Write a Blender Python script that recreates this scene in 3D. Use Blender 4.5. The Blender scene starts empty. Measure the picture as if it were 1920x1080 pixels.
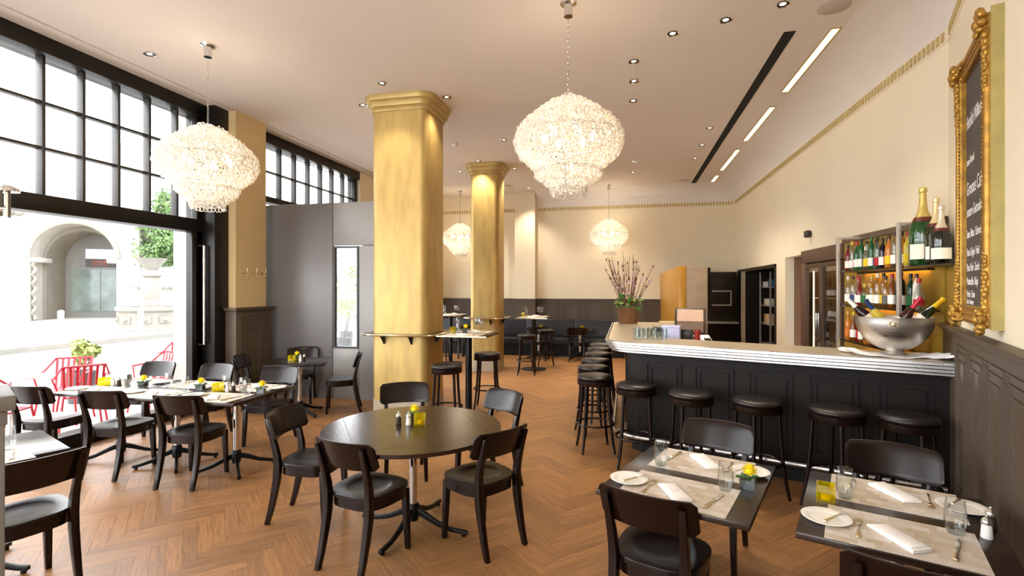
import bpy, bmesh, math, random
from mathutils import Vector, Matrix
random.seed(7)
R = math.radians
SC = bpy.context.scene
COL = SC.collection

# ------------------------------------------------------------------ camera, world, exposure
YAW = math.atan(215 / 950)
cam_d = bpy.data.cameras.new('camera')
cam_d.sensor_width = 36.0
cam_d.lens = 950 / 1920 * 36
cam_d.clip_start = 0.05
cam = bpy.data.objects.new('camera', cam_d)
cam.location = (0, 0, 1.75)
cam.rotation_euler = (math.pi / 2, 0, YAW)
COL.objects.link(cam)
SC.camera = cam

W = bpy.data.worlds.new('overcast_sky')
SC.world = W
W.use_nodes = True
_bg = W.node_tree.nodes['Background']
_bg.inputs['Color'].default_value = (0.94, 0.97, 1.0, 1)
_bg.inputs['Strength'].default_value = 8.0

SC.view_settings.view_transform = 'Standard'
SC.view_settings.look = 'None'
SC.view_settings.gamma = 1.0
SC.view_settings.use_curve_mapping = False
SC.view_settings.exposure = 0.4

CEIL = 4.36
CD = Vector((0.363, 0.932, 0)).normalized()      # direction of the angled wall, away from the camera
CN = Vector((-CD.y, CD.x, 0))                    # its normal, into the room
CK = Vector((2.66, 5.0, 0))                      # corner of the angled wall and the right wall
CROT = math.atan2(CD.y, CD.x) - math.pi / 2      # table frame: local +y runs along CD

# ------------------------------------------------------------------ materials
def lin(h):
    h = h.lstrip('#')
    c = [int(h[i:i + 2], 16) / 255 for i in (0, 2, 4)]
    return tuple(((x / 12.92) if x <= 0.04045 else ((x + 0.055) / 1.055) ** 2.4) for x in c) + (1,)

def _nt(name):
    m = bpy.data.materials.new(name)
    m.use_nodes = True
    nt = m.node_tree
    return m, nt, nt.nodes, nt.links, nt.nodes['Principled BSDF']

def mat(name, col, rough=0.5, metal=0.0, var=0.12, scale=6.0, bump=0.0, bscale=60.0, coat=0.0, spec=0.5, stretch=None, trans=0.0, ior=1.45, emit=None, estr=0.0, rvar=0.0):
    m, nt, N, L, b = _nt(name)
    c = lin(col) if isinstance(col, str) else col
    tc = N.new('ShaderNodeTexCoord')
    src = tc.outputs['Object']
    if stretch:
        mp = N.new('ShaderNodeMapping')
        mp.inputs['Scale'].default_value = stretch
        L.new(src, mp.inputs['Vector'])
        src = mp.outputs['Vector']
    nz = N.new('ShaderNodeTexNoise')
    nz.inputs['Scale'].default_value = scale
    nz.inputs['Detail'].default_value = 5
    L.new(src, nz.inputs['Vector'])
    rp = N.new('ShaderNodeValToRGB')
    rp.color_ramp.elements[0].position = 0.3
    rp.color_ramp.elements[1].position = 0.7
    rp.color_ramp.elements[0].color = tuple(x * (1 - var) for x in c[:3]) + (1,)
    rp.color_ramp.elements[1].color = tuple(min(1, x * (1 + var)) for x in c[:3]) + (1,)
    L.new(nz.outputs['Fac'], rp.inputs['Fac'])
    L.new(rp.outputs['Color'], b.inputs['Base Color'])
    b.inputs['Roughness'].default_value = rough
    if rvar:
        mr = N.new('ShaderNodeMapRange')
        mr.inputs['To Min'].default_value = rough - rvar
        mr.inputs['To Max'].default_value = rough + rvar
        L.new(nz.outputs['Fac'], mr.inputs['Value'])
        L.new(mr.outputs['Result'], b.inputs['Roughness'])
    b.inputs['Metallic'].default_value = metal
    b.inputs['Specular IOR Level'].default_value = spec
    b.inputs['Coat Weight'].default_value = coat
    b.inputs['Coat Roughness'].default_value = 0.12
    b.inputs['Transmission Weight'].default_value = trans
    b.inputs['IOR'].default_value = ior
    if emit:
        b.inputs['Emission Color'].default_value = lin(emit)
        b.inputs['Emission Strength'].default_value = estr
    if bump:
        n2 = N.new('ShaderNodeTexNoise')
        n2.inputs['Scale'].default_value = bscale
        n2.inputs['Detail'].default_value = 4
        L.new(src, n2.inputs['Vector'])
        bp = N.new('ShaderNodeBump')
        bp.inputs['Strength'].default_value = bump
        bp.inputs['Distance'].default_value = 0.01
        L.new(n2.outputs['Fac'], bp.inputs['Height'])
        L.new(bp.outputs['Normal'], b.inputs['Normal'])
    return m

def glass(name, tint=(1, 1, 1, 1), ior=1.45, rough=0.0, haze=0.0):
    """thin clear glass: lets light straight through and mirrors at grazing angles"""
    m, nt, N, L, b = _nt(name)
    N.remove(b)
    out = N['Material Output']
    tr = N.new('ShaderNodeBsdfTransparent')
    tr.inputs['Color'].default_value = tint
    gl = N.new('ShaderNodeBsdfGlossy')
    gl.inputs['Roughness'].default_value = rough
    lw = N.new('ShaderNodeLayerWeight')
    lw.inputs['Blend'].default_value = 0.5
    pw = N.new('ShaderNodeMath'); pw.operation = 'POWER'; pw.inputs[1].default_value = 3.0
    L.new(lw.outputs['Facing'], pw.inputs[0])
    fr = N.new('ShaderNodeMapRange')
    fr.inputs['To Min'].default_value = 0.035 * ior; fr.inputs['To Max'].default_value = 0.9
    L.new(pw.outputs[0], fr.inputs['Value'])
    mx = N.new('ShaderNodeMixShader')
    L.new(fr.outputs['Result'], mx.inputs['Fac'])
    L.new(tr.outputs['BSDF'], mx.inputs[1])
    L.new(gl.outputs['BSDF'], mx.inputs[2])
    last = mx
    if haze:
        df = N.new('ShaderNodeBsdfTranslucent')
        df.inputs['Color'].default_value = tint
        m2 = N.new('ShaderNodeMixShader')
        m2.inputs['Fac'].default_value = haze
        L.new(mx.outputs['Shader'], m2.inputs[1])
        L.new(df.outputs['BSDF'], m2.inputs[2])
        last = m2
    L.new(last.outputs['Shader'], out.inputs['Surface'])
    return m

def emitter(name, col, s):
    m, nt, N, L, b = _nt(name)
    b.inputs['Base Color'].default_value = lin(col)
    b.inputs['Emission Color'].default_value = lin(col)
    b.inputs['Emission Strength'].default_value = s
    return m

def wood_floor():
    m, nt, N, L, b = _nt('oak_herringbone')
    uv = N.new('ShaderNodeUVMap'); uv.uv_map = 'UVMap'
    oi = N.new('ShaderNodeObjectInfo')
    ge = N.new('ShaderNodeNewGeometry')
    ad = N.new('ShaderNodeMath'); ad.operation = 'ADD'
    L.new(oi.outputs['Random'], ad.inputs[0]); L.new(ge.outputs['Random Per Island'], ad.inputs[1])
    fr = N.new('ShaderNodeMath'); fr.operation = 'FRACT'
    L.new(ad.outputs[0], fr.inputs[0])
    mu = N.new('ShaderNodeMath'); mu.operation = 'MULTIPLY'; mu.inputs[1].default_value = 37.0
    L.new(fr.outputs[0], mu.inputs[0])
    cb = N.new('ShaderNodeCombineXYZ')
    L.new(mu.outputs[0], cb.inputs[0]); L.new(mu.outputs[0], cb.inputs[1]); L.new(mu.outputs[0], cb.inputs[2])
    va = N.new('ShaderNodeVectorMath'); va.operation = 'ADD'
    L.new(uv.outputs['UV'], va.inputs[0]); L.new(cb.outputs[0], va.inputs[1])
    mp = N.new('ShaderNodeMapping'); mp.inputs['Scale'].default_value = (5, 70, 5)
    L.new(va.outputs[0], mp.inputs['Vector'])
    nz = N.new('ShaderNodeTexNoise'); nz.inputs['Scale'].default_value = 1.0; nz.inputs['Detail'].default_value = 7; nz.inputs['Distortion'].default_value = 0.6
    L.new(mp.outputs[0], nz.inputs['Vector'])
    rp = N.new('ShaderNodeValToRGB')
    e = rp.color_ramp.elements
    e[0].position = 0.25; e[0].color = lin('#74502e')
    e[1].position = 0.75; e[1].color = lin('#a87a4b')
    L.new(nz.outputs['Fac'], rp.inputs['Fac'])
    r2 = N.new('ShaderNodeValToRGB')
    e = r2.color_ramp.elements
    e[0].position = 0.0; e[0].color = (0.78, 0.76, 0.74, 1)
    e[1].position = 1.0; e[1].color = (1.1, 1.05, 1.0, 1)
    L.new(fr.outputs[0], r2.inputs['Fac'])
    mx = N.new('ShaderNodeMix'); mx.data_type = 'RGBA'; mx.blend_type = 'MULTIPLY'
    mx.inputs['Factor'].default_value = 1.0
    L.new(rp.outputs['Color'], mx.inputs['A']); L.new(r2.outputs['Color'], mx.inputs['B'])
    L.new(mx.outputs['Result'], b.inputs['Base Color'])
    mr = N.new('ShaderNodeMapRange'); mr.inputs['To Min'].default_value = 0.34; mr.inputs['To Max'].default_value = 0.52
    L.new(nz.outputs['Fac'], mr.inputs['Value']); L.new(mr.outputs['Result'], b.inputs['Roughness'])
    bp = N.new('ShaderNodeBump'); bp.inputs['Strength'].default_value = 0.12; bp.inputs['Distance'].default_value = 0.004
    L.new(nz.outputs['Fac'], bp.inputs['Height']); L.new(bp.outputs['Normal'], b.inputs['Normal'])
    return m

def placemat_mat():
    m, nt, N, L, b = _nt('woven_placemat')
    uv = N.new('ShaderNodeUVMap'); uv.uv_map = 'UVMap'
    br = N.new('ShaderNodeTexBrick')
    br.inputs['Scale'].default_value = 1.0
    br.inputs['Mortar Size'].default_value = 0.0
    br.inputs['Brick Width'].default_value = 0.055
    br.inputs['Row Height'].default_value = 0.04
    br.offset = 0.5
    br.inputs['Color1'].default_value = lin('#b9a88f')
    br.inputs['Color2'].default_value = lin('#d6cec6')
    L.new(uv.outputs['UV'], br.inputs['Vector'])
    wv = N.new('ShaderNodeTexChecker'); wv.inputs['Scale'].default_value = 400
    L.new(uv.outputs['UV'], wv.inputs['Vector'])
    bp = N.new('ShaderNodeBump'); bp.inputs['Strength'].default_value = 0.15; bp.inputs['Distance'].default_value = 0.001
    L.new(wv.outputs['Fac'], bp.inputs['Height']); L.new(bp.outputs['Normal'], b.inputs['Normal'])
    L.new(br.outputs['Color'], b.inputs['Base Color'])
    b.inputs['Roughness'].default_value = 0.6
    return m

M = {}
M['plaster'] = mat('cream_plaster', '#e2d5bb', 0.85, var=0.03, scale=1.5, bump=0.05, bscale=25)
M['ochre'] = mat('ochre_plaster', '#cbb182', 0.8, var=0.04, scale=2, bump=0.05, bscale=25)
M['ceil'] = mat('ceiling_paint', '#d6ccc3', 0.9, var=0.015, scale=1.0)
M['cove'] = mat('cove_paint', '#dcd5ce', 0.9, var=0.01)
M['frieze'] = mat('frieze_paint', '#b5a06b', 0.7, var=0.1, scale=20)
M['wains'] = mat('taupe_panelling', '#514437', 0.5, var=0.05, scale=3, spec=0.4)
M['gold'] = mat('brushed_gold_plaster', '#b5985a', 0.45, 0.3, var=0.16, scale=3.0, bump=0.12, bscale=14, stretch=(3, 3, 0.7), rvar=0.08)
M['goldtrim'] = mat('gold_capital', '#b39a5f', 0.42, 0.35, var=0.08)
M['plinth'] = mat('grey_plinth', '#a89a86', 0.6, var=0.08)
M['blackmetal'] = mat('black_window_steel', '#15120f', 0.4, 0.3, var=0.1)
M['steelbar'] = mat('grey_glazing_bar', '#3a3836', 0.4, 0.4, var=0.08)
M['pane'] = glass('window_glass')
M['grey'] = mat('grey_lacquer', '#6d6967', 0.36, 0.15, var=0.04, scale=1.0)
M['grey2'] = mat('pale_grey_lacquer', '#85817e', 0.4, 0.15, var=0.04, scale=1.0)
M['floor'] = wood_floor()
M['sub'] = mat('floor_joint', '#6a482b', 0.6, var=0.2)
M['chair'] = mat('espresso_wood', '#170b07', 0.25, var=0.25, scale=5, stretch=(1, 1, 12), spec=0.35, rvar=0.04)
M['seatwood'] = mat('espresso_seat', '#150a07', 0.3, var=0.25, scale=5, stretch=(1, 10, 1), spec=0.4)
M['top'] = mat('dark_table_laminate', '#2a1d16', 0.23, var=0.05, scale=3, stretch=(1, 8, 1))
M['topblack'] = mat('black_table_laminate', '#1c1512', 0.25, var=0.15, scale=3)
M['chrome'] = mat('chrome', '#d8d8d8', 0.12, 1.0, var=0.03)
M['steel'] = mat('polished_steel', '#d6d5d3', 0.28, 1.0, var=0.05, scale=4, rvar=0.06)
M['bowl'] = mat('satin_steel_bowl', '#dcd9d4', 0.34, 1.0, var=0.03)
M['pewter'] = mat('pewter_bar_top', '#c9bda6', 0.36, 0.7, var=0.05, scale=5)
M['black'] = mat('black_cast_iron', '#0d0c0c', 0.4, 0.4, var=0.1)
M['blackpaint'] = mat('black_recess', '#050505', 0.8, var=0.0)
M['leather'] = mat('dark_brown_leather', '#191210', 0.36, var=0.1, scale=12, bump=0.08, bscale=90)
M['navy'] = mat('midnight_leather', '#14161d', 0.4, var=0.1, scale=10, bump=0.06, bscale=60)
M['barwood'] = mat('dark_bar_panelling', '#140e0a', 0.5, var=0.25, scale=5, stretch=(8, 8, 1), spec=0.2)
M['white'] = mat('white_porcelain', '#f2efe9', 0.2, var=0.01)
M['linen'] = mat('white_linen', '#f4f1ee', 0.8, var=0.02, scale=40, bump=0.1, bscale=200)
M['print'] = mat('lilac_print', '#b9a9bd', 0.8, var=0.05)
M['mat'] = placemat_mat()
M['silver'] = mat('silver_cutlery', '#d9c9a8', 0.2, 1.0, var=0.03)
M['glass'] = glass('clear_glass', (0.97, 0.98, 0.98, 1), 1.5)
M['thick'] = glass('thick_glass', (0.86, 0.9, 0.9, 1), 1.6)
M['yglass'] = glass('yellow_glass', (0.95, 0.88, 0.03, 1), 1.6, 0.02, 0.2)
M['candle'] = mat('yellow_wax', '#f2df2a', 0.5, var=0.05)
M['petal'] = mat('yellow_petals', '#f4d90c', 0.6, var=0.15, scale=40)
M['leaf'] = mat('green_leaf', '#3f7a2a', 0.5, var=0.25, scale=20)
M['paleleaf'] = mat('pale_green_leaf', '#9cab62', 0.5, var=0.25, scale=20)
M['pepper'] = mat('peppercorns', '#3a2a20', 0.6, var=0.4, scale=80)
M['soil'] = mat('dark_pebbles', '#17130f', 0.5, var=0.4, scale=60)
M['frame'] = mat('antique_gilt', '#a57c34', 0.38, 0.6, var=0.3, scale=18, bump=0.3, bscale=40)
M['frameside'] = mat('gilt_side', '#a3945a', 0.5, 0.3, var=0.12, scale=8)
M['slate'] = mat('chalkboard_slate', '#4c453f', 0.75, var=0.12, scale=3)
M['chalk'] = mat('white_chalk', '#e4dcd8', 0.95, var=0.15, scale=80)
M['olive'] = mat('mustard_back_panel', '#96762a', 0.45, var=0.1, scale=2)
M['shelf'] = mat('black_glass_shelf', '#15120e', 0.2, var=0.1)
M['alu'] = mat('brushed_aluminium', '#d2cfcc', 0.35, 0.8, var=0.04)
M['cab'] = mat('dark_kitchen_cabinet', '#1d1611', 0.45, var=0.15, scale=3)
M['brown'] = mat('brown_recess_paint', '#8a6a52', 0.7, var=0.04)
M['bframe'] = mat('brown_cooler_frame', '#5a4434', 0.45, var=0.06)
M['tan'] = mat('tan_marbled_board', '#a68e76', 0.55, var=0.08, scale=3, stretch=(1, 1, 3))
M['amber'] = mat('honey_wood', '#b98529', 0.4, var=0.12, scale=3, stretch=(6, 6, 1), metal=0.2)
M['wicker'] = mat('woven_wicker', '#6e4a2b', 0.7, var=0.35, scale=30)
M['twig'] = mat('brown_twig', '#5d3a24', 0.7, var=0.3, scale=20)
M['blossom'] = mat('pink_blossom', '#d9b4c2', 0.6, var=0.15, scale=30)
M['cork'] = mat('beige_tray', '#cbb48b', 0.6)
M['screen'] = mat('till_screen', '#b89a86', 0.15, var=0.05)
M['plasticdark'] = mat('dark_plastic', '#2b211b', 0.35)
M['lilac'] = mat('pale_lilac_plastic', '#b9bbdc', 0.4)
M['bluebox'] = mat('blue_carton', '#2f76a8', 0.5)
M['redp'] = mat('red_plastic', '#8f2318', 0.35)
M['bulb'] = emitter('warm_bulb', '#ffe2b0', 9.0)
M['glow'] = emitter('warm_light_slot', '#ffdf9a', 4.0)
M['dl'] = emitter('downlight_lamp', '#ffe9c8', 3.0)
M['ledw'] = emitter('white_cooler_light', '#ffe6b8', 3.0)
M['ledline'] = emitter('white_foot_light', '#fff3e2', 2.0)
M['speaker'] = mat('speaker_grille', '#b5a89c', 0.8, var=0.05)
M['whiteplastic'] = mat('white_plastic', '#efeae4', 0.5, var=0.01)
# outside
M['street'] = mat('pale_asphalt', '#6f7177', 0.9, var=0.08, scale=1)
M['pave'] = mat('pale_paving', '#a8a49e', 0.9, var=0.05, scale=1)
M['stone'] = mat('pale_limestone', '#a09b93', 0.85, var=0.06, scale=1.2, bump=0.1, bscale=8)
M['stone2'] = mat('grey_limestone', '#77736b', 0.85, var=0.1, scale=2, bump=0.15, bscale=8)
M['shade'] = mat('grey_shop_front', '#6f706f', 0.5, var=0.05)
M['shopglass'] = mat('shop_glass', '#6c7a77', 0.1, var=0.3, scale=1.5)
M['tile'] = mat('grey_roof_tile', '#8d8f90', 0.8, var=0.15)
M['bark'] = mat('grey_bark', '#5b4a3a', 0.9, var=0.25, scale=10)
M['foliage'] = mat('tree_foliage', '#56723f', 0.7, var=0.35, scale=3)
M['redchair'] = mat('red_enamel', '#b01c2c', 0.4, var=0.05)
M['canvas'] = mat('white_canvas', '#f3f1ec', 0.8, var=0.02)
M['planter'] = mat('dark_planter', '#3b3c40', 0.6, var=0.05)

# crystal: translucent pressed glass loops
def crystal():
    m, nt, N, L, b = _nt('pressed_crystal')
    N.remove(b)
    out = N['Material Output']
    tl = N.new('ShaderNodeBsdfTranslucent'); tl.inputs['Color'].default_value = (0.85, 0.80, 0.74, 1)
    df = N.new('ShaderNodeBsdfDiffuse'); df.inputs['Color'].default_value = (0.82, 0.79, 0.75, 1)
    gl = N.new('ShaderNodeBsdfGlossy'); gl.inputs['Roughness'].default_value = 0.08
    tr = N.new('ShaderNodeBsdfTransparent')
    m1 = N.new('ShaderNodeMixShader'); m1.inputs['Fac'].default_value = 0.35
    L.new(tl.outputs[0], m1.inputs[1]); L.new(df.outputs[0], m1.inputs[2])
    m2 = N.new('ShaderNodeMixShader'); m2.inputs['Fac'].default_value = 0.25
    L.new(m1.outputs[0], m2.inputs[1]); L.new(gl.outputs[0], m2.inputs[2])
    m3 = N.new('ShaderNodeMixShader'); m3.inputs['Fac'].default_value = 0.25
    L.new(m2.outputs[0], m3.inputs[1]); L.new(tr.outputs[0], m3.inputs[2])
    L.new(m3.outputs[0], out.inputs['Surface'])
    return m
M['crystal'] = crystal()

# ------------------------------------------------------------------ mesh builder
class MB:
    def __init__(s):
        s.v = []; s.f = []; s.uv = None
    def add(s, vs, fs):
        o = len(s.v)
        s.v += [tuple(p) for p in vs]
        s.f += [tuple(i + o for i in f) for f in fs]
        return s
    def box(s, x0, x1, y0, y1, z0, z1, mtx=None):
        vs = [Vector(p) for p in ((x0, y0, z0), (x1, y0, z0), (x1, y1, z0), (x0, y1, z0), (x0, y0, z1), (x1, y0, z1), (x1, y1, z1), (x0, y1, z1))]
        if mtx is not None: vs = [mtx @ p for p in vs]
        return s.add(vs, [(0, 3, 2, 1), (4, 5, 6, 7), (0, 1, 5, 4), (1, 2, 6, 5), (2, 3, 7, 6), (3, 0, 4, 7)])
    def prism(s, poly, z0, z1):
        n = len(poly)
        vs = [(x, y, z0) for x, y in poly] + [(x, y, z1) for x, y in poly]
        return s.add(vs, [tuple(range(n))[::-1], tuple(range(n, 2 * n))] + [(i, (i + 1) % n, n + (i + 1) % n, n + i) for i in range(n)])
    def lathe(s, prof, n=24, c=(0, 0, 0), cap=True, mtx=None):
        vs = []; fs = []
        for r, z in prof:
            for k in range(n):
                a = 2 * math.pi * k / n
                p = Vector((r * math.cos(a), r * math.sin(a), z))
                if mtx is not None: p = mtx @ p
                vs.append(p + Vector(c))
        for i in range(len(prof) - 1):
            for k in range(n):
                k2 = (k + 1) % n
                fs.append((i * n + k, i * n + k2, (i + 1) * n + k2, (i + 1) * n + k))
        if cap:
            if prof[0][0] > 1e-5: fs.append(tuple(range(n))[::-1])
            if prof[-1][0] > 1e-5: fs.append(tuple(range((len(prof) - 1) * n, len(prof) * n)))
        return s.add(vs, fs)
    def tube(s, path, r, n=8, closed=False):
        path = [Vector(p) for p in path]; m = len(path)
        rs = r if isinstance(r, (list, tuple)) else [r] * m
        vs = []; up0 = Vector((0, 0, 1)); last = None
        for i, p in enumerate(path):
            if closed: t = path[(i + 1) % m] - path[i - 1]
            else: t = path[min(i + 1, m - 1)] - path[max(i - 1, 0)]
            t.normalize()
            if last is None:
                ref = up0 if abs(t.z) < 0.9 else Vector((1, 0, 0))
                u = t.cross(ref).normalized()
            else:
                u = (last - t * last.dot(t)).normalized()
            last = u; w = t.cross(u)
            for k in range(n):
                a = 2 * math.pi * k / n
                vs.append(p + (u * math.cos(a) + w * math.sin(a)) * rs[i])
        fs = []
        for i in range(m if closed else m - 1):
            j = (i + 1) % m
            for k in range(n):
                k2 = (k + 1) % n
                fs.append((i * n + k, i * n + k2, j * n + k2, j * n + k))
        if not closed:
            fs.append(tuple(range(n))[::-1]); fs.append(tuple(range((m - 1) * n, m * n)))
        return s.add(vs, fs)
    def beam(s, path, sx, sy):
        """rectangular bar along a mostly vertical path; section sx (x) by sy (y)"""
        m = len(path); vs = []; fs = []
        SX = sx if isinstance(sx, (list, tuple)) else [sx] * m
        SY = sy if isinstance(sy, (list, tuple)) else [sy] * m
        for (x, y, z), a, b in zip(path, SX, SY):
            vs += [(x - a / 2, y - b / 2, z), (x + a / 2, y - b / 2, z), (x + a / 2, y + b / 2, z), (x - a / 2, y + b / 2, z)]
        for i in range(m - 1):
            for k in range(4):
                k2 = (k + 1) % 4
                fs.append((i * 4 + k, i * 4 + k2, i * 4 + 4 + k2, i * 4 + 4 + k))
        fs += [(3, 2, 1, 0), tuple(range(m * 4 - 4, m * 4))]
        return s.add(vs, fs)
    def sphere(s, c, r, n=12, m=8, sz=1.0):
        prof = [(max(1e-6, r * math.sin(math.pi * i / m)), -r * sz * math.cos(math.pi * i / m)) for i in range(m + 1)]
        return s.lathe(prof, n, c, cap=False)
    def sweep(s, path, sec, closed=False):
        """sweep a (out, z) section along a plan path of (x, y) points; out is to the right of travel"""
        m = len(path); P = [Vector((x, y)) for x, y in path]; vs = []; k = len(sec)
        for i in range(m):
            a = P[i] - P[i - 1] if (closed or i > 0) else P[1] - P[0]
            b = P[(i + 1) % m] - P[i] if (closed or i < m - 1) else a
            a = a.normalized(); b = b.normalized()
            na = Vector((a.y, -a.x)); nb = Vector((b.y, -b.x))
            h = (na + nb).normalized(); h = h / max(0.3, h.dot(na))
            for o, z in sec: vs.append((P[i].x + h.x * o, P[i].y + h.y * o, z))
        fs = []
        for i in range(m if closed else m - 1):
            j = (i + 1) % m
            for q in range(k):
                q2 = (q + 1) % k
                fs.append((i * k + q, j * k + q, j * k + q2, i * k + q2))
        if not closed:
            fs.append(tuple(range(k))); fs.append(tuple(range((m - 1) * k, m * k))[::-1])
        return s.add(vs, fs)
    def mesh(s, name, m=None, smooth=True, bevel=0.0, seg=2, ang=35):
        me = bpy.data.meshes.new(name)
        me.from_pydata(s.v, [], s.f)
        bm = bmesh.new(); bm.from_mesh(me)
        bmesh.ops.remove_doubles(bm, verts=bm.verts, dist=1e-6)
        bmesh.ops.recalc_face_normals(bm, faces=bm.faces)
        if bevel:
            es = [e for e in bm.edges if len(e.link_faces) == 2 and e.calc_face_angle(0) > R(30)]
            bmesh.ops.bevel(bm, geom=es, offset=bevel, segments=seg, affect='EDGES', profile=0.5, clamp_overlap=True)
        bm.to_mesh(me); bm.free()
        if m: me.materials.append(M[m] if isinstance(m, str) else m)
        if smooth:
            for p in me.polygons: p.use_smooth = True
            me.set_sharp_from_angle(angle=R(ang))
        return me

def link(name, data, parent=None, loc=(0, 0, 0), rz=0.0):
    o = bpy.data.objects.new(name, data)
    COL.objects.link(o)
    o.location = loc
    if rz: o.rotation_euler = (0, 0, rz)
    if parent is not None: o.parent = parent
    return o

def tag(o, label, cat, group=None, kind=None):
    o['label'] = label
    if cat: o['category'] = cat
    if group: o['group'] = group
    if kind: o['kind'] = kind
    return o

def struct(name, me, parent=None, label=None):
    o = link(name, me, parent)
    if parent is None: o['kind'] = 'structure'
    if label: o['label'] = label
    return o

def empty(name, loc=(0, 0, 0), rz=0.0, rot=None):
    o = bpy.data.objects.new(name, None)
    o.empty_display_size = 0.1
    COL.objects.link(o)
    o.location = loc
    o.rotation_euler = rot if rot is not None else (0, 0, rz)
    return o

class Proto:
    """parts: list of (name, mesh, parent index or None, label or None)"""
    def __init__(s): s.p = []
    def add(s, name, me, par=None, label=None, loc=(0, 0, 0), rz=0.0):
        s.p.append((name, me, par, label, loc, rz)); return len(s.p) - 1
    def put(s, name, label, cat, loc, rz=0.0, group=None, rot=None, scale=None):
        root = empty(name, loc, rz, rot)
        if scale: root.scale = scale if isinstance(scale, (tuple, list)) else (scale,) * 3
        tag(root, label, cat, group)
        objs = []
        for (n, me, par, lab, l, r) in s.p:
            o = link(n, me, root if par is None else objs[par], l, r)
            if lab: o['label'] = lab
            objs.append(o)
        return root

def single(name, me, label, cat, loc=(0, 0, 0), rz=0.0, group=None, rot=None):
    o = link(name, me, None, loc, rz)
    if rot is not None: o.rotation_euler = rot
    return tag(o, label, cat, group)

def box_mesh(name, dims, m, bevel=0.0):
    return MB().box(*dims).mesh(name, m, bevel=bevel)

def text_mesh(name, txt, size, m, depth=0.0008, align='CENTER', fn=None):
    cu = bpy.data.curves.new(name, 'FONT')
    cu.body = txt; cu.size = size; cu.extrude = depth / 2; cu.align_x = align; cu.resolution_u = 3
    o = bpy.data.objects.new(name + '_tmp', cu)
    COL.objects.link(o)
    dg = bpy.context.evaluated_depsgraph_get()
    me = bpy.data.meshes.new_from_object(o.evaluated_get(dg))
    me.name = name
    bpy.data.objects.remove(o); bpy.data.curves.remove(cu)
    if fn:
        for v in me.vertices: v.co = fn(v.co)
    me.materials.clear(); me.materials.append(M[m])
    return me

# ================================================================== SETTING
# floor: sub-floor, then herringbone planks with open joints
floor = struct('floor', box_mesh('floor', (-6.12, 2.95, -3.1, 13.9, -0.14, -0.012), 'sub'))
PW, PN = 0.088, 6
def plank_mesh():
    g = 0.0006; L = PW * PN
    mb = MB(); x0, x1, y0, y1 = g - L / 2, L / 2 - g, g - PW / 2, PW / 2 - g
    mb.add([(x0, y0, -0.012), (x1, y0, -0.012), (x1, y1, -0.012), (x0, y1, -0.012), (x0, y0, 0), (x1, y0, 0), (x1, y1, 0), (x0, y1, 0)],
           [(4, 5, 6, 7), (0, 1, 5, 4), (1, 2, 6, 5), (2, 3, 7, 6), (3, 0, 4, 7)])
    return mb
def planks():
    s2 = math.sqrt(0.5); n = PN; L = n * PW; out = []
    for k in range(-130, 200):
        for m in range(-12, 14):
            for vert in (0, 1):
                if vert: cx, cy, a = (k + 0.5) * PW, (k - 2 * n + 1 + 2 * n * m + n / 2) * PW, math.pi / 2
                else: cx, cy, a = (k + 2 * n * m + n / 2) * PW, (k + 0.5) * PW, 0.0
                x, y = (cx - cy) * s2 - 1.2, (cx + cy) * s2
                if -5.85 < x < 2.55 and -0.2 < y < 13.6 and x < 2.3 + (y - 4.5) * 0.39 + (9 if y > 5 else 0):
                    out.append((x, y, a + math.pi / 4))
    return out
allp = planks()
def vis(p):
    x, y, a = p
    d = -x * math.sin(YAW) + y * math.cos(YAW)
    c = x * math.cos(YAW) + y * math.sin(YAW)
    return d > 1.5 and abs(c / d) < 1.05 and 1.75 / d * 950 < 570
near = sorted([p for p in allp if vis(p)], key=lambda p: p[0] ** 2 + p[1] ** 2)[:300]
nset = set(near)
def plank_uv(me, quads):
    uvl = me.uv_layers.new(name='UVMap')
    for p in me.polygons:
        for li in p.loop_indices:
            vi = me.loops[li].vertex_index
            uvl.data[li].uv = quads[vi]
pm = plank_mesh()
me = bpy.data.meshes.new('plank'); me.from_pydata(pm.v, [], pm.f); me.materials.append(M['floor'])
plank_uv(me, [(v[0], v[1]) for v in pm.v])
for x, y, a in near:
    o = link('plank', me, floor, (x, y, random.uniform(-0.0006, 0.0)), a)
vs, fs, q = [], [], []
for p in allp:
    if p in nset: continue
    x, y, a = p; c, s_ = math.cos(a), math.sin(a); o = len(vs); dz = random.uniform(-0.0006, 0)
    for v in pm.v:
        vs.append((x + c * v[0] - s_ * v[1], y + s_ * v[0] + c * v[1], v[2] + dz)); q.append((v[0], v[1]))
    fs += [tuple(i + o for i in f) for f in pm.f]
me2 = bpy.data.meshes.new('far_planks'); me2.from_pydata(vs, [], fs); me2.materials.append(M['floor']); plank_uv(me2, q)
o = link('far_planks', me2, floor); o['kind'] = 'stuff'

# ceiling with a shadow gap along the window side
cl = struct('ceiling', MB().box(-5.6, 2.95, -3.1, 13.9, CEIL, CEIL + 0.15).mesh('ceiling', 'ceil'))
struct('soffit_strip', MB().box(-6.2, -5.625, -3.1, 13.9, CEIL - 0.004, CEIL + 0.15).mesh('soffit_strip', 'ceil'), cl)
struct('shadow_gap', MB().box(-5.625, -5.6, -3.1, 13.9, CEIL + 0.03, CEIL + 0.15).mesh('shadow_gap', 'plinth'), cl)

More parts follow.
